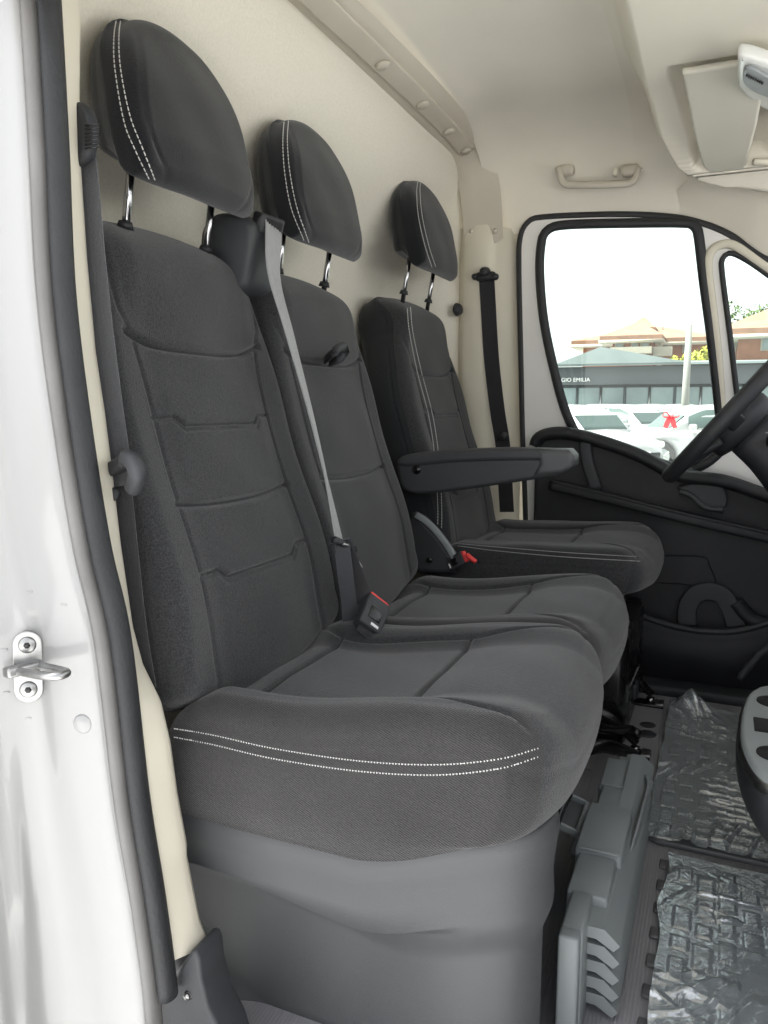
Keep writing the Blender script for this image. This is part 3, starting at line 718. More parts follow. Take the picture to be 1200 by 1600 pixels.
# near belt beside the passenger backrest
nb = thing('seat_belt', (-.66, -.775, FL+.3), 'dark grey belt running down the pillar nearest the camera with its black tongue', 'seat belt')
def PYc(x, y, Y): return PY(x, y, Y)
path = cat([PY(126, 215, -.772), PY(133, 300, -.775), PY(143, 420, -.775), PY(158, 560, -.775), PY(176, 700, -.775), PY(186, 760, -.775)], 60)
v, f = ribbon(path, interp_sides([(0, (1, -.1, 0)), (1, (1, .1, 0))], 60), .046); mesh('webbing', v, f, M['web'], nb)
path = cat([PY(120, 230, -.757), PY(128, 400, -.757), PY(143, 560, -.757), PY(163, 720, -.757)], 60)
v, f = ribbon(path, interp_sides([(0, (1, .4, 0)), (1, (1, .2, 0))], 60), .046); mesh('webbing', v, f, M['web2'], nb)
path = cat([PY(188, 760, -.775), PY(198, 860, -.775), PY(211, 980, -.775), PY(226, 1075, -.775)], 40)
v, f = ribbon(path, interp_sides([(0, (1, .1, 0)), (1, (1, .2, 0))], 40), .032); mesh('lap_webbing', v, f, M['web2'], nb)
tg = cat([PY(150, 735, -.785), PY(175, 733, -.79), PY(200, 720, -.80)], 14)
v, f = sweep(tg, rrect(.022, .016, .006), up=(0, 0, 1)); t_ = mesh('tongue', v, f, M['dk_pl'], nb)
v, f = sweep(cat([PY(196, 715, -.805), PY(208, 722, -.81), PY(214, 742, -.81), PY(208, 764, -.80)], 20), rrect(.020, .018, .008), up=(0, 1, 0)); mesh('tongue_grip', v, f, M['dk2_pl'], t_)
v, f = cyl(PY(178, 772, -.79), (.2, -1, 0), .008, .006, 16); mesh('stop_button', v, f, M['dk_pl'], nb)
# its anchor on the pillar
an = thing('belt_anchor', tuple(PY(125, 240, -.77)), 'round ribbed black belt loop on the beige pillar left of the nearest headrest', 'belt anchor')
v, f = sweep(cat([PY(118, 180, -.79), PY(131, 182, -.79), PY(137, 205, -.79), PY(132, 235, -.79), PY(118, 243, -.79)], 30), rrect(.026, .017, .008), up=(0, 1, 0)); lo = mesh('anchor_loop', v, f, M['dk_pl'], an)
mb = MB()
for k in range(7):
    yy = 196+k*6; a_ = PY(133, yy, -.80); mb.add(*sweep([a_, a_+np.array([.016, .004, .001])], rrect(.002, .002, .0008)))
mb.build('grip_ribs', M['blk'], lo)

# driver belt
db = thing('seat_belt', (-.66, .8, FL+.3), 'black belt hanging down the far pillar behind the driver seat', 'seat belt')
path = cat([PY(760, 428, .775), PY(763, 480, .775), PY(768, 560, .775), PY(777, 640, .765), PY(786, 700, .76), PY(792, 800, .755)], 60)
v, f = ribbon(path, interp_sides([(0, (1, 0, 0)), (1, (1, -.2, 0))], 60), .047); mesh('webbing', v, f, M['web2'], db)
an = thing('belt_anchor', tuple(PY(760, 440, .77)), 'black winged belt guide on the far beige pillar above the driver shoulder', 'belt anchor')
v, f = box(PY(759, 432, .768), (.060, .022, .026), bev=.008); mesh('guide_body', v, f, M['dk_pl'], an)
v, f = cyl(PY(759, 426, .772), (0, -1, 0), .016, .028, 20, .012, .003); mesh('bolt_cover', v, f, M['dk_pl'], an)
for x_ in (743, 775):
    v, f = cyl(PY(x_, 433, .765), (0, -1, 0), .010, .018, 16, .008, .003); mesh('guide_wing', v, f, M['dk_pl'], an)
v, f = cyl(PY(788, 681, .76), (0, -1, 0), .012, .02, 18, .012, .003); tag(mesh('belt_stop', v, f, M['dk_pl']), 'small black button on the far belt below shoulder height', 'button')
v, f = cyl(PX(713, 484, -.752), (1, -.35, 0), .020, .014, 24, .016, .002); tag(mesh('blanking_plug', v, f, M['dk_pl']), 'round black plug in the bulkhead beside the driver headrest', 'plug')

# ================================================================== NEAR DOORWAY PILLAR
SEALPX = [(52, -160), (62, 0), (75, 225), (86, 450), (110, 650), (142, 850), (175, 1000), (205, 1250), (229, 1400), (248, 1540), (256, 1640), (262, 1760)]
sealp = cat([PY(x, y, -.845) for x, y in SEALPX], 120)
def along(z): return np.interp(z, sealp[::-1, 2], sealp[::-1, 0])
zs = np.linspace(1.75, -.05, 130)
pil = thing('door_pillar', (-.74, -.92, 0), 'white painted door pillar with a metal striker at the left edge', 'pillar')
prof = [(-.235, -1.06), (-.20, -1.055), (-.155, -1.02), (-.128, -.985), (-.113, -.955), (-.105, -.930), (-.098, -.915), (-.083, -.904), (-.070, -.898), (-.060, -.886), (-.052, -.878), (-.040, -.872), (-.028, -.868), (-.020, -.866), (-.014, -.862), (-.012, -.85)]
pr_ = cat([np.array(q) for q in prof], 70)
rows = []
for z in zs:
    sx = along(min(z, 1.6)); q = pr_.copy()
    # pressed swages: lower pillar flares into the sill with two soft ridges
    low = sstep(.62, .10, z)
    X = sx+q[:, 0]; Y = q[:, 1].copy()
    d1 = np.exp(-((q[:, 1]+.915+.035*low)/.011)**2); d2 = np.exp(-((q[:, 1]+.955+.02*low)/.014)**2)
    X = X + .006*d1*sstep(1.5, .9, z) + low*.012*d2 - .010*low*np.exp(-((q[:, 1]+.900)/.012)**2)
    X = X + .004*np.sin(z*5+q[:, 1]*30)*low
    rows.append(np.column_stack([X, Y, np.full(len(q), z)]))
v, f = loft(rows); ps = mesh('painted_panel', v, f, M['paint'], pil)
BVH['jamb'] = BVHTree.FromPolygons([tuple(p) for p in v], f)
# small round cap and pressed marks
h = cast('jamb', [(129, 1131)])[0]; n_ = h[1] if h[1]@(CAM-h[0]) > 0 else -h[1]
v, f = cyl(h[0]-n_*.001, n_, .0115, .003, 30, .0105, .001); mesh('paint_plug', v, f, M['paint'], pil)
for q in ((7, 1015), (10, 1082), (44, 1122), (100, 945), (46, 925)):
    h = cast('jamb', [q]); 
    if h:
        h = h[0]; n_ = h[1] if h[1]@(CAM-h[0]) > 0 else -h[1]
        v, f = box(h[0], (.007, .0025, .0015), Matrix(np.column_stack([np.cross(n_, [0, 0, 1.])/np.linalg.norm(np.cross(n_, [0, 0, 1.])), np.cross(n_, np.cross(n_, [0, 0, 1.])), n_])), .0006)
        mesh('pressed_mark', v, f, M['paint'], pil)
# rubber seal on the flange
seal = thing('weatherstrip', tuple(sealp[-1]), 'long black rubber door seal running down beside the white pillar', 'door seal')
lip = sealp.copy(); lip[:, 0] -= .0095; lip[:, 1] -= .003
v, f = sweep(lip, circ(.011, 16, .75, 1.15), up=(0, 1, 0)); mesh('pillar_shade_lip', v, f, M['shade_gr'], seal)  # grey tube stands in for the shading on the pillar paint
bl = sealp.copy(); bl[:, 0] += .0095; bl[:, 1] += .004
endz = PY(262, 1540, -.84)[2]
blk_ = bl[bl[:, 2] > endz-.02]
v, f = sweep(blk_, circ(.011, 18, .95, 1.25), up=(0, 1, 0)); mesh('rubber_bulb', v, f, M['rubber'], seal)
# striker
stk = thing('door_striker', tuple(PX(45, 1100, -.72)), 'polished metal door striker loop bolted to the white pillar', 'striker')
h = cast('jamb', [(45, 1040)])[0]; n_ = h[1] if h[1]@(CAM-h[0]) > 0 else -h[1]
n_ = n_*.5+np.array([.75, -.45, 0])*.5; n_ /= np.linalg.norm(n_)
upv = np.array([.04, 0, 1.]); upv -= n_*(upv@n_); upv /= np.linalg.norm(upv); sv = np.cross(upv, n_)
fr_ = (h[0]+n_*.004, sv, upv, n_)
ol = [(x, y) for x, y in rrect(.031, .082, .0152, 8)]
v, f = plate(ol, [], .004, .0012, fr_, 2); mesh('striker_plate', v, f, M['steel'], stk)
for s in (-1, 1):
    c_ = h[0]+n_*.0055+upv*s*.0255
    v, f = cyl(c_, n_, .0095, .003, 26, .0085, .0008); sc = mesh('screw', v, f, M['steel'], stk)
    v, f = cyl(c_+n_*.0025, n_, .0045, .0012, 6, .003); mesh('screw_recess', v, f, M['blk'], sc)
a0 = h[0]+n_*.006
wl_ = [a0-sv*.019-upv*.002, a0-sv*.019+n_*.016-upv*.002, a0-sv*.012+n_*.030-upv*.002, a0+sv*.006+n_*.030+upv*.001, a0+sv*.016+n_*.022+upv*.001, a0+sv*.019+n_*.006+upv*.001]
# the loop lies level and sticks out towards the front of the van
out_ = np.array([.95, -.28, .12]); out_ /= np.linalg.norm(out_); sid = np.array([-.36, -.93, 0]); 
P_ = [a0+sid*.010-out_*.0, a0+sid*.014+out_*.010, a0+sid*.012+out_*.060, a0+sid*.006+out_*.078, a0-sid*.003+out_*.078, a0-sid*.009+out_*.064, a0-sid*.010+out_*.0]
v, f = tube(cat(P_, 50), .0046, 14, scale=None); mesh('striker_loop', v, f, M['steel'], stk)
v, f = box(a0+sid*.008+out_*.004, (.016, .036, .012), Matrix(np.column_stack([out_, sid, np.cross(out_, sid)])), .003, 3); mesh('striker_block', v, f, M['steel'], stk)

# beige pillar trim inside the seal
BPX = [(124, -120), (124, 0), (122, 170), (124, 250), (134, 400), (148, 550), (163, 650), (173, 730), (187, 850), (206, 980), (222, 1040), (250, 1097), (265, 1160), (276, 1240), (291, 1320), (291, 1338), (303, 1400), (311, 1440), (322, 1468), (322, 1475)]
inner = lin([PY(x, y, -.790) for x, y in BPX], 160)
outer = np.column_stack([np.interp(inner[:, 2], sealp[::-1, 2], sealp[::-1, 0])+.012, np.full(160, -.832), inner[:, 2]])
rear = inner.copy(); rear[:, 0] = np.minimum(rear[:, 0]-.012, -.62); rear[:, 1] = -.782
rear2 = inner.copy(); rear2[:, 0] = -.80; rear2[:, 1] = -.785
inm = inner*.97+outer*.03
v, f = loft([outer, outer*.3+inner*.7+np.array([.003, 0, 0]), inm, inner+np.array([-.002, .004, 0]), rear, rear2]); o = mesh('pillar_trim', v, f, M['beige'])
tag(o, 'narrow beige trim strip between the black door seal and the nearest seat', 'pillar trim')
# dark lower trim with its screw
lt = thing('sill_trim', tuple(PY(290, 1600, -.80)), 'dark grey plastic trim piece with a screw cap at the foot of the near pillar', 'sill trim')
fr_ = frame((0, -.80, 0), (1, 0, 0), (0, 0, 1))
q = [(251, 1541), (262, 1538), (283, 1516), (318, 1466), (325, 1466), (331, 1480), (334, 1510), (345, 1555), (368, 1600), (390, 1680), (265, 1700), (256, 1600)]
v, f = plate(lin([np.array(a_) for a_ in list(to_uv([PY(*t_, -.80) for t_ in q], fr_))+[to_uv([PY(*q[0], -.80)], fr_)[0]]], 120)[:-1], [], .05, .005, fr_, 3); mesh('trim_panel', v, f, M['dk2_pl'], lt)
p = PY(293, 1556, -.826); v, f = cyl(p+np.array([0, .003, 0]), (0, -1, 0), .008, .003, 24, .006, .001); mesh('screw_recess', v, f, M['blk'], lt)
v, f = cyl(p, (0, -1, 0), .0045, .003, 6); mesh('screw', v, f, M['steel'], lt)
# side of the floor / sill outside it
v, f = box((.15, -.83, .01), (1.6, .21, .14), bev=.02); tag(mesh('door_sill', v, f, M['dk2_pl']), kind='structure')

# ================================================================== FAR (DRIVER) SIDE
# pillar trim behind the driver
v, f = box((-.80, .93, .85), (.53, .02, 1.9)); tag(mesh('far_side_wall', v, f, M['beige']), kind='structure')
zs2 = np.linspace(FL, 1.475, 60)
pc = [(-.80, .86), (-.75, .80), (-.735, .785), (-.70, .778), (-.665, .782), (-.645, .80), (-.632, .835), (-.615, .868), (-.600, .885), (-.585, .895)]
pcs = cat([np.array(q) for q in pc], 50)
rows = []
for z in zs2:
    k = sstep(1.38, 1.56, z); q = pcs.copy()
    q[:, 1] = q[:, 1] + .03*k
    wob = .010*sstep(1.05, .75, z)
    rows.append(np.column_stack([q[:, 0]+wob, q[:, 1], np.full(50, z)]))
v, f = loft(rows); tag(mesh('far_pillar_trim', v, f, M['beige']), 'beige trim covering the far pillar behind the driver seat', 'pillar trim')
for x_ in (737, 774):
    v, f = cyl(PY(x_, 361, .80), (0, -1, -.4), .008, .012, 16, .006, .002); mesh('fixing_screw', v, f, M['beige2'], hr)

apt = np.array([PY(x, y, .872) for x, y in [(818, 400), (816, 372), (828, 350), (852, 342), (960, 338), (1040, 341), (1090, 350), (1140, 370), (1200, 410)]] + [np.array([.28, .875, 1.25]), np.array([.50, .88, 1.08])])
apt = cat(list(apt), 120)
rows = []
for t_ in (0, .06, .14, .3, .5, .75, 1):
    q = apt.copy(); k = sstep(-.22, -.06, q[:, 0])[:, None]; q[:, 1] += .012*(1-t_)
    mid_p = q+np.array([0, -.010, .060]); end_p = np.column_stack([q[:, 0], np.full(len(q), .79), np.full(len(q), 1.57)])
    a_ = (q*(1-t_)**2+mid_p*2*t_*(1-t_)+end_p*t_**2)
    hid = q+np.array([0, .03*t_, .05*t_]); rows.append(a_*k+hid*(1-k))
v, f = loft(smooth_rows(rows, 3)); tag(mesh('a_pillar_trim', v, f, M['console']), 'pale moulded trim curving over the driver door opening to the windscreen', 'pillar trim')

door = thing('driver_door', (0, .90, FL), 'closed driver door with white frame, two windows and dark plastic lining', 'door')
YD = .885; frd = frame((0, YD, 0), (1, 0, 0), (0, 0, 1))
def dpx(l, Y=YD): return to_uv([PY(x, y, Y) for x, y in l], frd)
# aperture seal on the body
ap = [(826, 1000), (822, 800), (818, 690), (815, 560), (812, 420), (814, 372), (826, 348), (852, 340), (960, 336), (1040, 339), (1090, 348), (1140, 368), (1200, 408)]
apw = [PY(x, y, .872) for x, y in ap] + [np.array([.28, .875, 1.25]), np.array([.50, .88, 1.08])]
ap3 = cat(apw, 200)
dseal = thing('weatherstrip', tuple(ap3[0]), 'black rubber seal curving round the far driver door opening', 'door seal')
v, f = sweep(ap3, circ(.0105, 14), up=(0, 1, 0)); mesh('rubber_bulb', v, f, M['rubber'], dseal)
# door frame plate with two window holes
main_hole = cat(dpx([(846, 430), (848, 385), (856, 364), (885, 354), (1000, 351), (1070, 351), (1086, 356), (1092, 372), (1100, 440), (1112, 530), (1124, 640), (1128, 700), (1060, 735), (930, 700), (905, 680), (885, 640), (866, 570), (852, 500)]), 140, True)
qh = np.vstack([dpx([(1128, 425), (1130, 405), (1142, 398), (1165, 408), (1200, 432)]), [(.20, 1.20), (.30, 1.08), (.30, .95), (.05, .93)], dpx([(1152, 620), (1140, 520)])])
q_hole = cat(list(qh), 120, True)
outl = np.vstack([to_uv(lin(ap3, 60)[::1], frd), [(.62, .95), (.62, .15), (-.50, .15)]])
v, f = plate(outl, [main_hole, q_hole], .040, .004, frd, 2); df = mesh('door_frame', v, f, M['bodyin'], door)
def loop3(uv, Y): return np.array([[a_, Y, b_] for a_, b_ in uv])
ms = loop3(main_hole, YD-.022)
v, f = sweep(ms, circ(.012, 10, 1.15, .9), up=(0, 1, 0), closed=True); wf = mesh('window_seal', v, f, M['rubber'], door)
v, f = sweep(loop3(q_hole, YD-.022), circ(.0075, 10), up=(0, 1, 0), closed=True); mesh('window_seal', v, f, M['rubber'], door)
v, f = plate(main_hole*1.0, [], .004, .0005, (np.array([0, YD+.004, 0]),)+frd[1:]); mesh('window_glass', v, f, M['glass'], door)
v, f = plate(q_hole*1.0, [], .004, .0005, (np.array([0, YD+.004, 0]),)+frd[1:]); mesh('quarter_glass', v, f, M['glass'], door)
# raised surround of the quarter window
sur = cat([PY(x, y, YD-.024) for x, y in [(1128, 650), (1122, 560), (1112, 470), (1106, 415), (1112, 392), (1128, 382), (1150, 385), (1200, 420)]]+[np.array([.25, YD-.024, 1.20])], 80)
v, f = sweep(sur, circ(.012, 10, 1, .6), up=(0, 1, 0)); mesh('quarter_surround', v, f, M['beige'], door)

# lining: lower panel, top rail, pull, pockets
YL = .845; frl = frame((0, YL, 0), (1, 0, 0), (0, 0, 1))
lin_o = [(-.515, .10), (-.515, .80), (-.505, .84), (-.48, .862), (-.44, .868), (-.36, .860), (-.10, .775), (.10, .715), (.55, .65), (.60, .60), (.60, .10)]
v, f = plate(np.array(lin_o), [], .05, .012, frl, 3); lining = mesh('door_lining', v, f, M['dk_pl'], door)
tr = cat([PY(838, 715, .815), PY(838, 693, .815), PY(850, 680, .812), PY(885, 677, .808), PY(940, 690, .805), PY(1000, 712, .80), PY(1060, 742, .80), PY(1130, 752, .80), PY(1200, 775, .80), PY(1280, 800, .80)], 90)
v, f = sweep(tr, circ(.021, 16, 1.5, .9), up=(0, 0, 1)); mesh('top_rail', v, f, M['dk_pl'], door)
# hand-hold recess, ribs and lower ledge
ld = cat([PY(862, 757, .79), PY(950, 778, .78), PY(1060, 806, .775), PY(1130, 822, .775), PY(1260, 852, .775)], 60)
v, f = sweep(ld, rrect(.055, .030, .010), up=(0, 0, 1)); mesh('pull_ledge', v, f, M['dk_pl'], door)
v, f = sweep(ld+np.array([0, -.028, .014]), rrect(.006, .004, .0015), up=(0, 0, 1)); mesh('ledge_edge', v, f, M['dk2_pl'], door)
v, f = sweep(cat([PY(915, 690, .80), PY(918, 720, .80), PY(932, 765, .80)], 12), rrect(.035, .03, .008), up=(0, 1, 0)); mesh('handle_rib', v, f, M['dk2_pl'], door)
hd_ = cat([PY(1062, 768, .775), PY(1080, 775, .775), (PY(1100, 792, .775)), PY(1130, 797, .775)], 24)
v, f = tube(hd_, .008, 10); mesh('inner_handle', v, f, M['dk2_pl'], door)
v, f = plate(cat(list(dpx([(1060, 760), (1120, 752), (1136, 775), (1130, 795), (1100, 790), (1078, 775)], .80)), 50, True), [], .03, .006, frame((0, .80, 0), (1, 0, 0), (0, 0, 1)), 2); mesh('handle_cup', v, f, M['dk2_pl'], door)
# map pocket wall with rolled lip and bottle holder
lipc = cat([PY(960, 920, .80), PY(985, 952, .775), (PY(1040, 975, .765)), PY(1100, 986, .765), PY(1160, 984, .765), PY(1230, 962, .78), PY(1300, 930, .80)], 70)
bot = lipc.copy(); bot[:, 2] = FL+.02; bot[:, 1] += .03; mid_ = lipc*.5+bot*.5; mid_[:, 1] -= .018
v, f = loft(smooth_rows([lipc+np.array([0, .006, -.004]), lipc*.85+bot*.15+np.array([0, -.004, 0]), mid_, bot], 6)); mesh('map_pocket', v, f, M['dk_pl'], door)
v, f = tube(lipc, .0085, 12); mesh('pocket_lip', v, f, M['dk2_pl'], door)
arch = cat([PY(1074, 978, .79), PY(1074, 950, .79), PY(1086, 930, .79), PY(1108, 924, .79), PY(1130, 932, .79), PY(1143, 955, .79), PY(1150, 980, .79)], 40)
v, f = sweep(arch, rrect(.05, .010, .004), up=(0, 1, 0)); mesh('bottle_holder', v, f, M['dk2_pl'], door)
v, f = sweep(cat([PY(1148, 940, .80), PY(1170, 965, .80), PY(1200, 975, .80), PY(1240, 960, .80)], 20), circ(.022, 12), up=(0, 0, 1)); mesh('pocket_swell', v, f, M['dk_pl'], door)
v, f = plate(cat(list(dpx([(930, 875), (1085, 868), (1110, 885), (1116, 920), (1060, 912), (960, 905)], .818)), 60, True), [], .012, .004, frame((0, .815, 0), (1, 0, 0), (0, 0, 1)), 2); mesh('lining_panel', v, f, M['dk2_pl'] if False else M['dk_pl'], door)
# sill step inside
v, f = box((.1, .77, FL+.012), (1.4, .10, .03), bev=.008); tag(mesh('far_sill', v, f, M['dk2_pl']), kind='structure')

# ================================================================== ROOF FITTINGS
gh = thing('grab_handle', tuple(PY(935, 285, .80)), 'beige folded grab handle on the roof edge above the driver window', 'grab handle')
bs = cat([PY(x, y, .785) for x, y in [(873, 262), (880, 285), (900, 289), (960, 288), (988, 284), (998, 262)]], 50)
v, f = sweep(bs, circ(.011, 12, .8, 1), up=(0, -.6, -1)); gb = mesh('grip', v, f, M['beige2'], gh)
for x_ in (884, 985):
    v, f = box(PY(x_, 267, .80), (.05, .035, .030), bev=.012, seg=3); mesh('handle_mount', v, f, M['beige2'], gh)
v, f = box(PY(962, 270, .775), (.012, .02, .018), bev=.003); mesh('coat_hook', v, f, M['beige'], gh)

# visor tray moulding
ZM = 1.655
frc = frame((0, 0, ZM), (1, 0, 0), (0, -1, 0))   # en = down
def cpx(l, Z=ZM): return to_uv([PZ(x, y, Z) for x, y in l], frc)
tray = thing('roof_console', (.1, -.1, ZM), 'pale moulded roof tray hanging around the sun visor at the upper right', 'roof console')
yy = np.concatenate([np.linspace(-.87, .25, 30), np.linspace(.26, .876, 110)]); zz = np.interp(yy, cs[:, 0], cs[:, 1])
sy = np.gradient(yy); sz = np.gradient(zz); nn = np.column_stack([-sz, sy]); nn /= np.linalg.norm(nn, axis=1)[:, None]
rows = []
for X in np.concatenate([np.linspace(-.26, -.02, 90), np.linspace(.0, .46, 20)]):
    xe = np.interp(yy, [0, .36, .55, .68, .74, .78, .81, .84, .88], [-.215, -.215, -.195, -.160, -.135, -.105, -.05, .06, .3])
    h_ = -.014+(.084+.085*sstep(.35, .72, yy))*sstep(-.030, .028, X-xe)
    rc_ = .040*sstep(-.150, -.122, X-.045*sstep(.30, .70, yy))*sstep(.282, .305, yy)*(1-sstep(.675, .715, yy))*(1-sstep(.05, .085, X))
    d_ = -(h_-rc_)
    rows.append(np.column_stack([np.full(len(yy), X), yy+nn[:, 0]*d_, zz-.018+nn[:, 1]*d_]))
v, f = loft(rows); mesh('tray_moulding', v, f, M['console'], tray)
vis = thing('sun_visor', (.1, .55, ZM), 'flat beige sun visor folded up in its roof recess', 'sun visor')
vo = [(-.114, .0), (-.092, -.25), (-.078, -.355), (-.062, -.392), (-.03, -.408), (.0, -.414), (.016, -.404), (.034, -.22), (.044, -.02), (.044, .0)]
v, f = plate(cat([np.array(q) for q in lin([np.array(q) for q in vo+[vo[0]]], 60)[:-1]], 160, True), [], .016, .006, frame((0, .285, 1.624), (1, 0, 0), (0, -1, .27)), 3); mesh('visor_board', v, f, M['visor'], vis)
v, f = tube([(.035, .62, 1.52), (.10, .66, 1.52)], .008, 10); mesh('visor_hinge', v, f, M['beige'], vis)
lamp = thing('dome_lamp', tuple(PZ(1200, 120, ZM-.05)), 'pale grey oblong roof lamp unit with slotted vent at the right edge', 'roof lamp')
lo_ = cat(list(cpx([(1153, 92), (1158, 82), (1200, 92), (1290, 130), (1290, 190), (1200, 168), (1160, 138), (1153, 118)], ZM-.06)), 80, True)
v, f = plate(lo_, [], .03, .010, (np.array([0, 0, ZM-.055]),)+frc[1:], 3); mesh('lamp_housing', v, f, M['lamp'], lamp)
li_ = cat(list(cpx([(1162, 112), (1172, 104), (1200, 118), (1260, 150), (1258, 168), (1200, 150), (1166, 132)], ZM-.074)), 60, True)
v, f = plate(li_, [], .008, .002, (np.array([0, 0, ZM-.074]),)+frc[1:], 2); mesh('vent_panel', v, f, M['grey_light'], lamp)
mb = MB()
for k in range(8):
    mb.add(*box(PZ(1167+k*3.4, 118+k*1.7, ZM-.080), (.004, .0035, .004)))
mb.build('vent_slots', M['blk'], lamp)

# ================================================================== STEERING WHEEL, DASH
Wc = PY(1136, 648, .46); ang = R(51)
wx = np.array([math.cos(ang), 0, math.sin(ang)]); wy = np.array([0, 1, 0.]); wn_ = np.cross(wx, wy)   # normal
if wn_[0] > 0: wn_ = -wn_
sw = thing('steering_wheel', tuple(Wc), 'black steering wheel seen nearly edge-on at the right', 'steering wheel')
rr_ = .188
ringp = np.array([Wc+wx*rr_*math.cos(t)*1.0+wy*rr_*math.sin(t) for t in np.linspace(0, 2*math.pi, 97)[:-1]])
v, f = sweep(ringp, circ(.0155, 14, 1.0, 1.15), up=tuple(wn_), closed=True); mesh('wheel_rim', v, f, M['dk_pl'], sw)
rows = []
for rad, hh in ((.001, .050), (.045, .048), (.07, .040), (.08, .020), (.078, -.01), (.05, -.02), (.001, -.02)):
    rows.append(np.array([Wc-wn_*.045+wn_*hh+wx*rad*math.cos(t)*1.05+wy*rad*math.sin(t) for t in np.linspace(0, 2*math.pi, 41)[:-1]]))
v, f = loft(rows, True); mesh('airbag_hub', v, f, M['dk_pl'], sw)
for a_ in (0, 180, 262, 278):
    if a_ in (262, 278): dvec = wx*-1+wy*(-.35 if a_ == 262 else .35)
    else: dvec = wy*(1 if a_ == 0 else -1)
    dvec = dvec/np.linalg.norm(dvec)
    v, f = sweep(cat([Wc-wn_*.03+dvec*.06, Wc-wn_*.02+dvec*.12, Wc+dvec*.185], 14), rrect(.040, .016, .006), up=tuple(wn_)); mesh('spoke', v, f, M['dk_pl'], sw)
v, f = sweep(cat([Wc-wn_*.03-wx*.05, Wc-wn_*.012-wx*.11, Wc-wx*.178], 14), rrect(.17, .020, .009), up=tuple(wn_)); mesh('spoke', v, f, M['dk_pl'], sw)
dash = thing('dashboard', (.5, 0, FL), 'dark dashboard with steering column cowl and cup holder console at the right edge', 'dashboard')
v, f = sweep(cat([Wc-wn_*.06, Wc-wn_*.14, Wc-wn_*.26-np.array([0, 0, .02]), Wc-wn_*.42-np.array([0, 0, .02])], 20), rrect(.13, .12, .05, 6), up=(0, 1, 0), scale=np.linspace(.85, 1.5, 20)); mesh('column_cowl', v, f, M['dk_pl'], dash)
stk_ = Wc-wn_*.10
v, f = sweep(cat([stk_, stk_+np.array([.02, -.10, .01]), stk_+np.array([.01, -.17, .015])], 12), rrect(.016, .024, .006)); sl = mesh('indicator_stalk', v, f, M['dk_pl'], dash)
p = stk_+np.array([.0, -.15, .028]); v, f = box(p, (.008, .03, .002)); mesh('stalk_marking', v, f, M['grey_light'], sl)
DX = [(.36, FL), (.30, .30), (.27, .52), (.30, .62), (.36, .80), (.42, .88), (.62, .90), (.95, .90), (.95, FL)]
dq = cat([np.array(q) for q in DX], 80)
rows = [np.column_stack([c_[:, 0], np.full(80, y), c_[:, 1]]) for y, c_ in ((-.80, dq), (.83, dq))]
v, f = loft(rows, False); mesh('dash_body', v, f, M['dk_pl'], dash)
v, f = tube(cat([PY(1155, 1060, .60), PY(1175, 1035, .60), PY(1200, 1012, .60), PY(1240, 990, .60)], 16), .010, 10); mesh('knee_trim', v, f, M['dk2_pl'], dash)
# cup holder console
con = thing('cup_holder_console', tuple(PY(1200, 1255, -.1)), 'rounded console with silver cup holder plate at the lower right edge', 'console')
co = cat([PY(x, y, -.06)[[0, 1, 2]] for x, y in [(1160, 1120)]] + [np.zeros(3)], 2) if False else None
def console_loop(pxs, zc_):
    return cat([PZ(x, y, zc_) for x, y in pxs], 80, True)
top_l = console_loop([(1160, 1160), (1158, 1120), (1166, 1088), (1180, 1074), (1205, 1068), (1300, 1070), (1420, 1100), (1420, 1250), (1300, 1240), (1215, 1222), (1180, 1200)], .44)
cc = top_l.mean(0)
rows = [cc+(top_l-cc)*.02+np.array([0, 0, 0]), cc+(top_l-cc)*.94, cc+(top_l-cc)*.985-np.array([0, 0, .003]), top_l-np.array([0, 0, .010])]
v, f = loft(rows, True); mesh('holder_plate', v, f, M['grey_light'], con)
rows = [top_l-np.array([0, 0, .0085]), cc+(top_l-cc)*1.03-np.array([0, 0, .014]), cc+(top_l-cc)*1.03-np.array([0, 0, .022])]
v, f = loft(rows, True); mesh('chrome_edge', v, f, M['steel'], con)
rows = [cc+(top_l-cc)*1.02-np.array([0, 0, .020]), cc+(top_l-cc)*1.04-np.array([0, 0, .04]), cc+(top_l-cc)*1.0-np.array([-.003, 0, .08]), cc+(top_l-cc)*.93-np.array([-.02, 0, .115]), cc+(top_l-cc)*.7-np.array([-.05, 0, .14])]
v, f = loft(smooth_rows(rows, 3), True, True); mesh('console_body', v, f, M['dk_pl'], con)
for px_, py_, rx in ((1208, 1098, .026), (1212, 1180, .026)):
    v, f = cyl(PZ(px_, py_, .4395), (0, 0, 1), rx, .0028, 30, rx); mesh('cup_well', v, f, M['gap'], con)  # flat black disc in place of the shade inside the cup hole
v, f = box(PZ(1205, 1135, .441), (.050, .055, .004), bev=.0015); mesh('tray_well', v, f, M['gap'], con)

# ================================================================== STORAGE LID lying against the base
sp = thing('storage_cover', (-.12, -.3, FL), 'light grey stepped plastic storage cover standing between the seat base and the mats', 'storage cover')
def lid_box(x0, x1, y0, y1, z0, z1, name='cover_segment', m='grey_light', bev=.004):
    v, f = box(((x0+x1)/2, (y0+y1)/2, (z0+z1)/2), (x1-x0, y1-y0, z1-z0), bev=bev); return mesh(name, v, f, M[m], sp)
segs = [(-.610, -.588, -.152, -.126, .292), (-.590, -.505, -.152, -.124, .290), (-.507, -.405, -.160, -.105, .287), (-.407, -.26, -.166, -.098, .292), (-.262, -.15, -.160, -.098, .270), (-.152, -.02, -.168, -.098, .264), (-.022, .035, -.152, -.118, .246), (.033, .065, -.140, -.118, .240)]
mb = MB()
for y0, y1, x0, x1, zt in segs:
    mb.add(*box(((x0+x1)/2, (y0+y1)/2, (zt+FL)/2), (x1-x0, y1-y0, zt-FL), bev=.004, seg=2))
mb.build('cover_shell', M['cover'], sp)
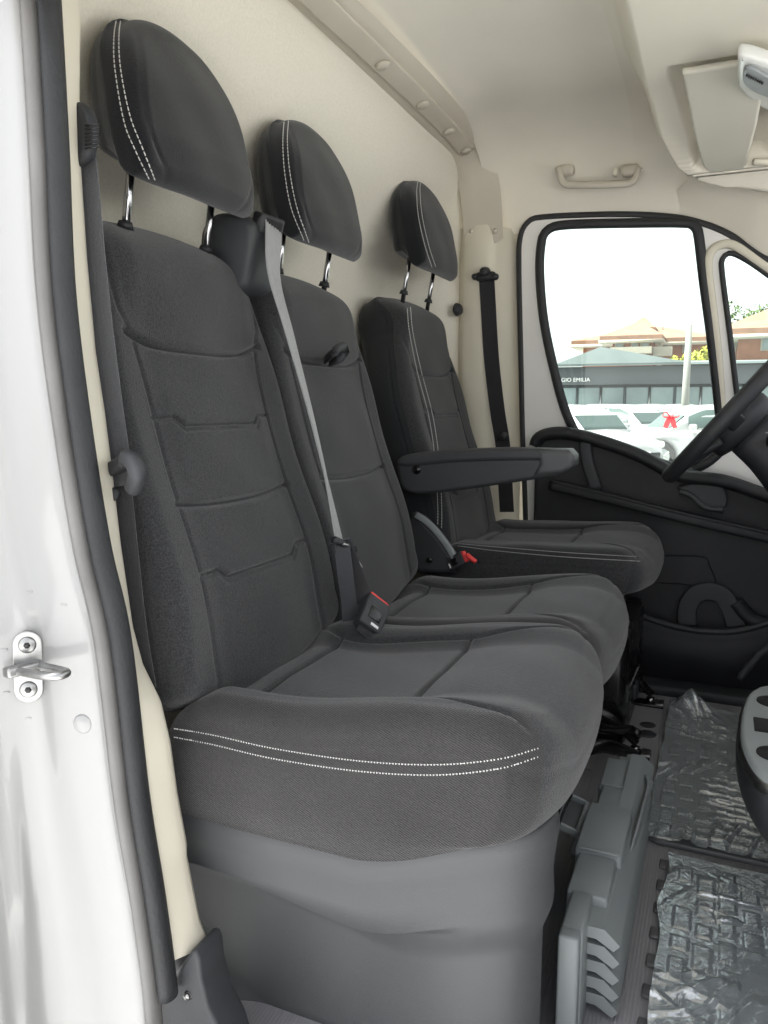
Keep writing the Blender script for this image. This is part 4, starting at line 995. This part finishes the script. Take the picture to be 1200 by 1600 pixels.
for k in range(5):
    z = .262-k*.027; y0 = -.552+k*.004
    tri = [(-.124, z+.012), (-.102, z+.012), (-.082, z-.006), (-.090, z-.016), (-.112, z-.004), (-.124, z-.004)]
    rows = [np.array([(a_+s_*.0, y, b_) for a_, b_ in tri]) for y, s_ in ((y0, 0), (-.01-k*.012, 0))]
    v, f = loft(rows, True, True); shade_auto(mesh('vent_rib', v, f, M['cover'], sp))
v, f = sweep(cat([(-.094, -.36, .250), (-.086, -.27, .272), (-.084, -.14, .268), (-.092, -.08, .258)], 16), rrect(.004, .022, .0015)); mesh('side_lip', v, f, M['cover'], sp)
for y_, z_ in ((-.405, .288), (-.150, .266)):
    v, f = box((-.132, y_, z_+.004), (.058, .005, .006), bev=.0015); mesh('cross_rib', v, f, M['cover'], sp)
# clip frame
cf = MB(); c0 = np.array([-.205, -.275, .275])
rot = Matrix.Rotation(R(18), 3, 'Y')
def cb(dx, dy, sx_, sy_, dz=0, sz=.012): cf.add(*box(c0+np.array(rot @ Vector((dx, dy, dz))), (sx_, sy_, sz), rot, .0015))
cb(-.030, 0, .006, .105); cb(.030, 0, .007, .105); cb(0, -.050, .066, .006); cb(0, .050, .066, .006); cb(-.012, 0, .004, .10); cb(-.022, 0, .018, .004); cb(.036, -.004, .012, .11, -.016, .030)
cf.build('clip_frame', M['cover'], sp)
cb2 = box(c0+np.array([.010, 0, -.008]), (.036, .09, .003), rot, .0008); mesh('clip_window', cb2[0], cb2[1], M['grey_pl'], sp)

# ================================================================== FLOOR DETAILS AND MATS
def mat_thing(name, corners_px, label, seed, film_shift, z=FL, tabs=False):
    rnd = random.Random(seed)
    c = [PZ(x, y, z) for x, y in corners_px]; x0 = min(p[0] for p in c); y0 = min(p[1] for p in c); y1 = max(p[1] for p in c); x1 = x0+.46
    root = thing(name, ((x0+x1)/2, (y0+y1)/2, z), label, 'floor mat', 'film-wrapped rubber floor mats'); from mathutils import noise as mn
    outline = lin([np.array(q) for q in [(x0, y0), (x1, y0), (x1, y1), (x0, y1), (x0, y0)]], 160)[:-1]
    fr_ = frame((0, 0, z+.006), (1, 0, 0), (0, 1, 0))
    mb = MB(); v, f = plate(np.array(rrect(x1-x0, y1-y0, .03, 6))+np.array([(x0+x1)/2, (y0+y1)/2]), [], .010, .003, fr_, 2); mb.add(v, f)
    blocks = []
    ny = int((y1-y0)/.031); nx = int((x1-x0)/.034)
    for i in range(nx):
        yo = rnd.uniform(-.012, .012)
        for j in range(ny):
            if (i+j) % 2 or rnd.random() < .12: continue
            cx_, cy_ = x0+.03+i*.034+rnd.uniform(-.002, .002), y0+.035+j*.031+yo
            if cx_ > x1-.02 or cy_ > y1-.03 or cy_ < y0+.02: continue
            sy_ = rnd.choice((.040, .040, .026, .050)); sx_ = rnd.choice((.017, .017, .021)); blocks.append((cx_, cy_, sx_, sy_))
            mb.add(*box((cx_, cy_, z+.0110), (sx_, sy_, .004), None, .0018, 2))
    mb.build('rubber_mat', M['matgrey'], root)
    BL = np.array(blocks)
    if tabs:
        for j in range(8):
            yy = y0+.04+j*(y1-y0-.06)/7; v, f = box((x0-.004, yy, z+.004), (.018, .026, .006), None, .003, 2); mesh('edge_tab', v, f, M['tab'], root)
    # crumpled transparent film draped over it
    nx, ny = 190, 230; rows = []
    from mathutils import noise as mn
    for i in range(ny):
        r_ = []
        for j in range(nx):
            u = j/(nx-1); w = i/(ny-1)
            X = x0+film_shift[0]+(x1-x0)*u*1.0; Y = y0+film_shift[1]+(y1-y0-film_shift[1])*w
            X += .010*mn.noise(Vector((w*5, seed, 0)))*(1-u)
            n1 = mn.noise(Vector((X*5, Y*4, seed))); wv = mn.noise(Vector((X*3, Y*3, seed+9)))
            a1 = (X*.35+Y*.94)+.07*wv; a2 = (X*.85-Y*.5)+.08*n1
            r1 = max(0, 1-abs(mn.noise(Vector((a1*26, X*3.5, seed+2))))*7); r2 = max(0, 1-abs(mn.noise(Vector((a2*24, Y*4.0, seed+4))))*8)
            m1 = sstep(-.05, .25, mn.noise(Vector((X*6+3, Y*5, seed+6)))); m2 = sstep(-.05, .25, mn.noise(Vector((X*6-7, Y*5, seed+7))))
            hh = .0155+.004*max(0, n1)+.0065*r1*m1+.006*r2*m2
            dd = np.maximum(np.abs(BL[:, 0]-X)-BL[:, 2]/2, np.abs(BL[:, 1]-Y)-BL[:, 3]/2).min(); tread = .0021*float(sstep(.0045, -.0005, dd))*(1-.9*m1*m2)
            r_.append((X, Y, z+hh+tread))
        rows.append(np.array(r_))
    if film_shift[2]:   # the far corner stands up in a peak
        for i in range(ny):
            for j in range(nx):
                q = rows[i][j]; d2 = ((q[0]-(x0+.055))**2+(q[1]-(y1-.03))**2)**.5
                q[2] += .045*math.exp(-(d2/.035)**2)+.012*math.exp(-(d2/.09)**2)*abs(math.sin(q[0]*90+q[1]*60))
    v, f = loft(rows); mesh('plastic_film', v, f, M['film'], root)
    return root
mat_thing('floor_mat', [(1045, 1108), (1012, 1318)], 'far rubber mat under crumpled clear film whose corner stands up in a peak', 3, (0.0, 0.0, 1))
mat_thing('floor_mat', [(1043, 1345), (1025, 1720)], 'near rubber mat with shiny wrinkled film pulled across its blocky tread', 8, (0.0, 0.0, 0), tabs=True)
for q, r_ in (((1012, 1133), .020), ((1010, 1147), .024), ((1056, 1115), .016)):
    p = PZ(*q, FL); v, f = cyl(p, (0, 0, 1), r_, .003, 28, r_*.8, .001); tag(mesh('floor_plug', v, f, M['dk2_pl']), {1012: 'farther of two round plugs on the floor by the seat rail', 1010: 'nearer of two round plugs on the floor by the seat rail', 1056: 'small round floor plug beside the film corner'}[q[0]], 'floor plug', 'round floor plugs')
# pressed outlines in the floor
fm_ = MB()
def floor_line(pxs): fm_.add(*sweep(cat([PZ(x, y, FL+.001) for x, y in pxs], 40), circ(.0016, 6)))
floor_line([(908, 1200), (925, 1205), (922, 1225), (908, 1245), (893, 1245)]); floor_line([(975, 1205), (968, 1240), (985, 1252), (1000, 1230), (990, 1205)])
floor_line([(978, 1372), (990, 1400), (985, 1470), (975, 1540), (960, 1600)]); floor_line([(1036, 1110), (1018, 1250), (1000, 1310)])
tag(fm_.build('floor_pressing', M['floor']), kind='structure')

# unseen nose: keeps light to windscreen and windows, lengthened to bounce sun onto ceiling
v, f = box((1.45, 0, .32), (1.1, 1.9, 1.1), bev=.08); tag(mesh('unseen_van_nose', v, f, M['paint']), kind='structure')

# ================================================================== OUTSIDE
def make_car(name, loc, rz, label, group='white cars parked in rows outside', hatch=True):
    """five-door white car: body shell with wheel arches, glasshouse, windows, wheels, lights, mirrors. x = length (front +)"""
    root = thing(name, (0, 0, 0), label, 'car', group)
    L_, W_ = 2.05, .88
    # stations along the length: x, half width at sill, bonnet/belt height
    xs = np.linspace(-L_, L_, 60)
    belt = np.interp(xs, [-2.05, -1.95, -1.6, -.6, .75, 1.5, 1.95, 2.05], [.62, .86, .95, .93, .90, .82, .68, .50])
    hw = W_*np.interp(xs, [-2.05, -1.9, -1.2, 0, 1.2, 1.8, 2.05], [.80, .92, .99, 1, .98, .90, .72])
    bot = np.full(60, .20)
    rows = []
    for x, b_, w_ in zip(xs, belt, hw):
        arch = 0
        for ax_ in (-1.28, 1.28):
            if abs(x-ax_) < .37: arch = max(arch, math.sqrt(.37**2-(x-ax_)**2)+.30-.2)
        lo = .20+arch
        prof = [(-w_*.9, lo), (-w_, lo+.04), (-w_*1.01, (lo+b_)/2), (-w_*.97, b_-.05), (-w_*.90, b_), (-w_*.4, b_+.035), (0, b_+.045), (w_*.4, b_+.035), (w_*.90, b_), (w_*.97, b_-.05), (w_*1.01, (lo+b_)/2), (w_, lo+.04), (w_*.9, lo)]
        rows.append(np.array([(x, a_, b2) for a_, b2 in prof]))
    v, f = loft(rows, True, True); mesh('body', v, f, M['carpaint'], root)
    # glasshouse
    gx = np.linspace(-1.92, 1.05, 44)
    top = np.interp(gx, [-1.92, -1.70, -1.3, -.4, .25, .60, 1.05], [.92, 1.25, 1.42, 1.47, 1.44, 1.28, .90]); ghw = np.interp(gx, [-1.92, -1.5, 0, .6, 1.05], [.66, .72, .76, .74, .70])
    rows = []; 
    for x, t_, w_ in zip(gx, top, ghw):
        b_ = .88; k = (t_-b_)/.6
        rows.append(np.array([(x, a_, z_) for a_, z_ in [(-w_, b_), (-w_*(1-.10*k), b_+(t_-b_)*.6), (-w_*(1-.2*k), t_-.05*k), (-w_*.55, t_), (0, t_+.012), (w_*.55, t_), (w_*(1-.2*k), t_-.05*k), (w_*(1-.10*k), b_+(t_-b_)*.6), (w_, b_)]]))
    v, f = loft(rows, True, True); mesh('roof', v, f, M['carpaint'], root)
    for s in (-1, 1):
        for x0, x1, nm in ((-1.50, -1.12, 'quarter_window'), (-1.06, -.28, 'rear_window'), (-.22, .62, 'front_window')):
            pts = []
            for t in np.linspace(x0, x1, 10):
                tt = np.interp(t, gx, top); ww = np.interp(t, gx, ghw); k = (tt-.88)/.6
                pts.append((t, ww, tt, k))
            lo_ = [np.array((t, s*(w_*(1-.018*k)+.012), .95)) for t, w_, tt, k in pts]
            hi_ = [np.array((t, s*(w_*(1-.17*k)+.012), max(.96, .88+(tt-.88)*.84))) for t, w_, tt, k in pts]
            in_ = [p-np.array((0, s*.03, 0)) for p in hi_]; il = [p-np.array((0, s*.03, 0)) for p in lo_]
            v, f = loft([np.array(lo_), np.array(hi_), np.array(in_), np.array(il), np.array(lo_)]); mesh(nm, v, f, M['carglass'], root)
        v, f = box((.62, s*.93, .98), (.14, .20, .13), bev=.05, seg=3); mi = mesh('door_mirror', v, f, M['carpaint'], root)
        v, f = box((.545, s*.94, .98), (.02, .15, .095), bev=.008); mesh('mirror_glass', v, f, M['carglass'], mi)
        v, f = box((1.90, s*.60, .64), (.20, .30, .14), bev=.05, seg=3); mesh('headlight', v, f, M['lamp'], root)
        v, f = box((-1.94, s*.66, .80), (.14, .24, .22), bev=.05, seg=3); mesh('tail_light', v, f, M['red'], root)
        for x_ in (-.28, .62 if False else -.26):
            pass
        v, f = box((-.10, s*.895, .80), (.16, .03, .03), bev=.01); mesh('door_handle', v, f, M['carpaint'], root)
        for ax_ in (-1.28, 1.28):
            v, f = cyl((ax_, s*.68, .32), (0, s, 0), .32, .20, 36, .32, .04); wh = mesh('wheel', v, f, M['tyre'], root)
            v, f = cyl((ax_, s*.865, .32), (0, s, 0), .215, .022, 30, .17); mesh('rim', v, f, M['steel'], wh)
            for k in range(5):
                a_ = 2*math.pi*k/5; v, f = box((ax_+.11*math.cos(a_), s*.89, .32+.11*math.sin(a_)), (.17, .012, .045), Matrix.Rotation(-a_, 3, 'Y'), .006); mesh('spoke', v, f, M['lamp'], wh)
    # windscreen and rear screen
    for x0, x1, nm in ((.66, 1.00, 'windscreen'), (-1.88, -1.72, 'rear_screen')):
        r_ = []
        for t in np.linspace(x0, x1, 6):
            tt = np.interp(t, gx, top); w_ = np.interp(t, gx, ghw)*.86*(1-.1*(tt-.88)/.6)
            r_.append(np.array([(t+(.01 if x0 > 0 else -.01), a_, tt+.008) for a_ in np.linspace(-w_, w_, 8)]))
        v, f = loft(r_+[r_[-1]-np.array([0, 0, .02]), r_[0]-np.array([0, 0, .02]), r_[0]]); mesh(nm, v, f, M['carglass'], root)
    v, f = box((2.04, 0, .40), (.06, 1.1, .16), bev=.02); mesh('grille', v, f, M['blk'], root)
    v, f = box((2.075, 0, .46), (.01, .50, .11), bev=.003); mesh('number_plate', v, f, M['label'], root)
    root.location = loc; root.rotation_euler = (0, 0, rz)
    return root
def copy_tree(o, parent=None):
    c = o.copy(); COL.objects.link(c); c.parent = parent
    for ch in list(o.children): copy_tree(ch, c)
    return c
def ground_at(px, dist):      # point on the ground below photo column px, dist metres away along +Y
    p = PY(px, 640, dist); return (p[0], p[1], GR)
spots = [((900, 16.5), -40, 'white car cut off by the left edge of the driver window, its windscreen in view'),
         ((985, 22.0), -38, 'white hatchback mid window with front wheel and side windows in view'),
         ((1095, 18.0), 208, 'white car whose bonnet is under the red ribbon'),
         ((1012, 27.0), 262, 'distant white car in the back row facing the van, left of the ribbon'),
         ((1062, 26.0), 275, 'distant white car in the back row facing the van, behind the ribbon'),
         ((935, 28.5), 268, 'farthest white car in the back row, below the shop sign')]
car0 = None
for (px_, dist), rz, lb in spots:
    p = ground_at(px_, dist)
    if car0 is None: car0 = make_car('parked_car', p, R(rz), lb); car = car0
    else: car = copy_tree(car0); car.location = p; car.rotation_euler = (0, 0, R(rz)); car['label'] = lb
# red ribbon bow
rb = thing('ribbon_bow', tuple(PY(1048, 672, 15)), 'red ribbon bow hanging above the bonnet of a white car', 'ribbon')
c_ = PY(1048, 652, 15)
for s in (-1, 1):
    v, f = ribbon(cat([c_, c_+np.array([s*.10, 0, .10]), c_+np.array([s*.15, .03, .02]), c_+np.array([s*.04, .02, -.01])], 20), interp_sides([(0, (0, 1, .4)), (1, (0, 1, -.4))], 20), .12, .004); mesh('bow_loop', v, f, M['ribbon'], rb)
    v, f = ribbon(cat([c_, c_+np.array([s*.05, -.02, -.09]), c_+np.array([s*.09, 0, -.21])], 16), interp_sides([(0, (1, .2, 0)), (1, (1, -.4, 0))], 16), .10, .004); mesh('bow_tail', v, f, M['ribbon'], rb)

# grey showroom
shop = thing('showroom', (-3, 32, GR), 'low dark grey showroom with glass front and a white name along its fascia', 'building')
Ys = 30.
def sx(px): return PY(px, 600, Ys)[0]
zf0, zf1 = PY(980, 601, Ys)[2], PY(980, 572, Ys)[2]
v, f = box((-3.5, Ys+6, (zf0+zf1)/2), (22, 12, zf1-zf0), bev=.03); mesh('fascia', v, f, M['shop'], shop)
rz0 = zf1
pk = PY(925, 556, Ys)[2]+.3
v = [(-15, Ys-.4, rz0+.02), (9, Ys-.4, rz0+.02), (9, Ys+9, rz0+.75), (-15, Ys+9, rz0+.75), (sx(880), Ys-.4, rz0+.05), (sx(925), Ys+3, pk), (sx(1060), Ys-.4, rz0+.05)]
mbx = MB(); mbx.add([(-15, Ys-.5, rz0), (9, Ys-.5, rz0), (9, Ys+9, rz0+.55), (-15, Ys+9, rz0+.55), (-15, Ys-.5, rz0+.08), (9, Ys-.5, rz0+.08), (9, Ys+9, rz0+.63), (-15, Ys+9, rz0+.63)], [(0, 1, 2, 3), (4, 7, 6, 5), (0, 4, 5, 1), (1, 5, 6, 2), (3, 2, 6, 7), (0, 3, 7, 4)])
mbx.add([(sx(870), Ys-.6, rz0+.08), (sx(1075), Ys-.6, rz0+.08), (sx(940), Ys-.6, pk), (sx(870), Ys+6, rz0+.4), (sx(1075), Ys+6, rz0+.4), (sx(940), Ys+6, pk+.1)], [(0, 1, 2), (3, 5, 4), (0, 2, 5, 3), (1, 4, 5, 2), (0, 3, 4, 1)])
shade_auto(mbx.build('roof', M['shoproof'], shop))
v, f = box((-3.5, Ys+6, (GR+zf0)/2), (21.4, 11.4, zf0-GR-.02)); mesh('wall', v, f, M['shop'], shop)
for k in range(9):
    x0 = sx(866)+k*.92
    w_ = mesh('shop_window', *box((x0+.42, Ys+.26, (GR+zf0)/2+.1), (.84, .06, zf0-GR-.4), bev=.01), M['shopglass'], shop)
    mesh('window_frame', *box((x0+.89, Ys+.24, (GR+zf0)/2+.1), (.07, .10, zf0-GR-.4)), M['steel'] if k % 2 else M['shop'], w_)
tx = bpy.data.curves.new('sign', 'FONT'); tx.body = 'REGGIO EMILIA'; tx.size = .215; tx.extrude = .02; tx.align_x = 'RIGHT'; tx.space_character = 1.05
tob = bpy.data.objects.new('sign', tx); COL.objects.link(tob)
dg = bpy.context.evaluated_depsgraph_get(); me = bpy.data.meshes.new_from_object(tob.evaluated_get(dg))
tp = PY(922, 596, Ys-.03)
v = [(tp[0]+q.co.x, Ys-.04-q.co.z, tp[2]+q.co.y) for q in me.vertices]; f = [tuple(p.vertices) for p in me.polygons]
bpy.data.objects.remove(tob); bpy.data.curves.remove(tx); bpy.data.meshes.remove(me)
mesh('sign_lettering', v, f, M['label'], shop, smooth=False)

# apartment block behind
def bbox_px(px0, px1, y0, y1, Y): a_ = PY(px0, y1, Y); b_ = PY(px1, y0, Y); return a_[0], b_[0], a_[2], b_[2]
apt_b = thing('apartment_building', (-4, 48, GR), 'red brick apartment block with cream balconies and low tiled roofs behind the showroom', 'building')
Yb = 46.
def blk(px0, px1, y0, y1, Y, dep, nm, m, parent=apt_b, bev=.0):
    x0, x1, z0, z1 = bbox_px(px0, px1, y0, y1, Y); v, f = box(((x0+x1)/2, Y+dep/2, (z0+z1)/2), (x1-x0, dep, z1-z0), bev=bev); return mesh(nm, v, f, M[m], parent, smooth=False)
def hiproof(px0, px1, ye, yt, Y, dep, over=.5, parent=apt_b):
    x0, x1, z0, z1 = bbox_px(px0, px1, yt, ye, Y); x0 -= over; x1 += over; y0 = Y-over; y1 = Y+dep+over; r_ = min((x1-x0), (y1-y0))/2*.9; z1 = .95+(z1-.95)*(Y+dep/2+1.5)/(Y+1.5)+.3
    v = [(x0, y0, z0), (x1, y0, z0), (x1, y1, z0), (x0, y1, z0), (x0+r_, (y0+y1)/2, z1), (x1-r_, (y0+y1)/2, z1), (x0, y0, z0-.25), (x1, y0, z0-.25), (x1, y1, z0-.25), (x0, y1, z0-.25)]
    o = mesh('roof', v, [(0, 1, 5, 4), (1, 2, 5), (2, 3, 4, 5), (3, 0, 4), (6, 7, 1, 0), (7, 8, 2, 1), (8, 9, 3, 2), (9, 6, 0, 3), (9, 8, 7, 6)], M['tile'], parent, smooth=False)
    mesh('eaves', *box(((x0+x1)/2, (y0+y1)/2, z0-.32), (x1-x0+.1, y1-y0+.1, .16)), M['plaster'], o); return o
blk(908, 1110, 535, 640, Yb+1, 10, 'wall', 'brick')
hiproof(908, 1110, 533, 514, Yb+1, 10)
blk(953, 1022, 527, 640, Yb-1.2, 6, 'wall', 'brick')
hiproof(953, 1022, 526, 511, Yb-1.2, 6)
blk(988, 1016, 513, 525, Yb+3, 3, 'stair_tower', 'plaster'); hiproof(988, 1016, 513, 503, Yb+3, 3, .35)
for px0, px1 in ((933, 945), (960, 975), (985, 998), (1000, 1015), (1030, 1046), (1066, 1076)):
    w_ = blk(px0, px1, 534, 552, Yb-1.28 if 953 <= px0 < 1022 else Yb+.9, .12, 'window', 'plaster')
    blk(px0+2, px1-2, 536, 551, Yb-1.36 if 953 <= px0 < 1022 else Yb+.8, .08, 'pane', 'shopglass', w_)
blk(953, 1018, 541, 553, Yb-2.2, .9, 'balcony', 'plaster'); blk(1020, 1050, 541, 556, Yb-1.5, .6, 'balcony', 'plaster')
blk(1022, 1034, 527, 640, Yb-1.0, .5, 'corner_pier', 'plaster')
# brick house on the right
hs2 = thing('brick_house', (2, 36, GR), 'orange brick house with a tiled roof seen through the quarter window', 'building')
Yh = 34.
blk(1143, 1290, 516, 700, Yh, 9, 'wall', 'brick', hs2); hiproof(1143, 1290, 515, 490, Yh, 9, .5, hs2)
w_ = blk(1188, 1212, 520, 548, Yh-.05, .2, 'window', 'plaster', hs2); blk(1191, 1209, 523, 546, Yh-.10, .1, 'pane', 'shopglass', hs2 if False else w_)
blk(1146, 1182, 568, 571, Yh-.08, .1, 'string_course', 'plaster', hs2)
w_ = blk(1150, 1176, 584, 640, Yh-.06, .2, 'shutter', 'shop', hs2)
blk(1148, 1186, 585, 700, Yh-3, 2.6, 'porch', 'shop', hs2)
# pole
pp = PY(1070, 640, 24.)
v, f = cyl((pp[0], 24., GR), (0, 0, 1), .13, PY(1073, 507, 24.)[2]-GR, 16, .085); tag(mesh('concrete_pole', v, f, M['concrete']), 'tall pale concrete pole standing in front of the showroom', 'pole')
# antenna on the apartment roof
ap_ = PY(1036, 512, Yb+4); mb = MB(); mb.add(*cyl(ap_-np.array([0, 0, .6]), (0, 0, 1), .03, 1.2, 8)); mb.add(*box(ap_+np.array([0, 0, .45]), (.5, .04, .04))); mb.add(*box(ap_+np.array([0, 0, .3]), (.35, .04, .04))); mb.build('antenna', M['steel'], apt_b)
# trees
def tree(loc, h, r_, m, label, seed):
    rnd = np.random.RandomState(seed); root = thing('tree', loc, label, 'tree'); loc = np.array(loc)
    mb = MB(); mb.add(*tube(cat([loc, loc+np.array([.1, 0, h*.3]), loc+np.array([0, .1, h*.75])], 10), .14, 8, up=(1, 0, 0), scale=np.linspace(1, .4, 10)))
    for k in range(7):
        a_ = k*2.4; mb.add(*tube([loc+np.array([0, 0, h*(.35+.05*k)]), loc+np.array([math.cos(a_)*r_*.7, math.sin(a_)*r_*.7, h*(.55+.05*k)])], .05, 6, up=(.1, .2, 1), scale=[1, .4]))
    mb.build('trunk', M['bark'], root)
    V = []; F = []
    cl = [(loc+np.array([rnd.uniform(-1, 1)*r_*.75, rnd.uniform(-1, 1)*r_*.75, h*rnd.uniform(.48, .95)]), rnd.uniform(.25, .45)*r_) for _ in range(22)]
    for c_, cr_ in cl:
        for _ in range(150):
            d_ = rnd.normal(size=3); d_ /= np.linalg.norm(d_); p = c_+d_*cr_*rnd.uniform(.5, 1)**.5; a_ = rnd.normal(size=3); a_ /= np.linalg.norm(a_); b_ = np.cross(a_, d_); b_ /= np.linalg.norm(b_)+1e-9
            s_ = rnd.uniform(.06, .13); n0 = len(V); V += [p-a_*s_, p+b_*s_*.6, p+a_*s_, p-b_*s_*.6]; F.append((n0, n0+1, n0+2, n0+3))
    mesh('crown', V, F, M[m], root, smooth=False)
q = PY(1088, 600, 37); tree((q[0], 37, GR), PY(1088, 545, 37)[2]-GR, 1.3, 'leafy', 'yellow green tree between the concrete pole and the window bar', 4)
q = PY(1185, 600, 50); tree((q[0], 50, GR), PY(1185, 478, 50)[2]-GR, 2.6, 'leaf', 'green tree rising behind the brick house roof', 5)

# ------------------------------------------------------------------ unseen open passenger door, added ahead of the doorway to shade the near pillar
od = thing('unseen_passenger_door', (.58, -1.0, GR+.3), 'unseen open white passenger door added ahead of the seats to shade the near pillar', 'door')
dd_ = np.array([.22, -1.0, 0]); dd_ /= np.linalg.norm(dd_)
fro = frame((.60, -1.02, 0), dd_, (0, 0, 1))
v, f = plate(np.array(lin([np.array(q) for q in [(0, -.15), (1.05, -.15), (1.08, .9), (1.02, 1.50), (.45, 1.52), (0, 1.15), (0, -.15)]], 80)[:-1]), [np.array(lin([np.array(q) for q in [(.12, .92), (1.0, .92), (.96, 1.42), (.48, 1.44), (.12, 1.12), (.12, .92)]], 50)[:-1])], .07, .01, fro, 2); mesh('door_shell', v, f, M['bodyin'], od)
v, f = plate(np.array([(.05, -.05), (1.0, -.05), (1.0, .86), (.05, .86)]), [], .10, .02, fro, 2); mesh('door_lining', v, f, M['dk_pl'], od)
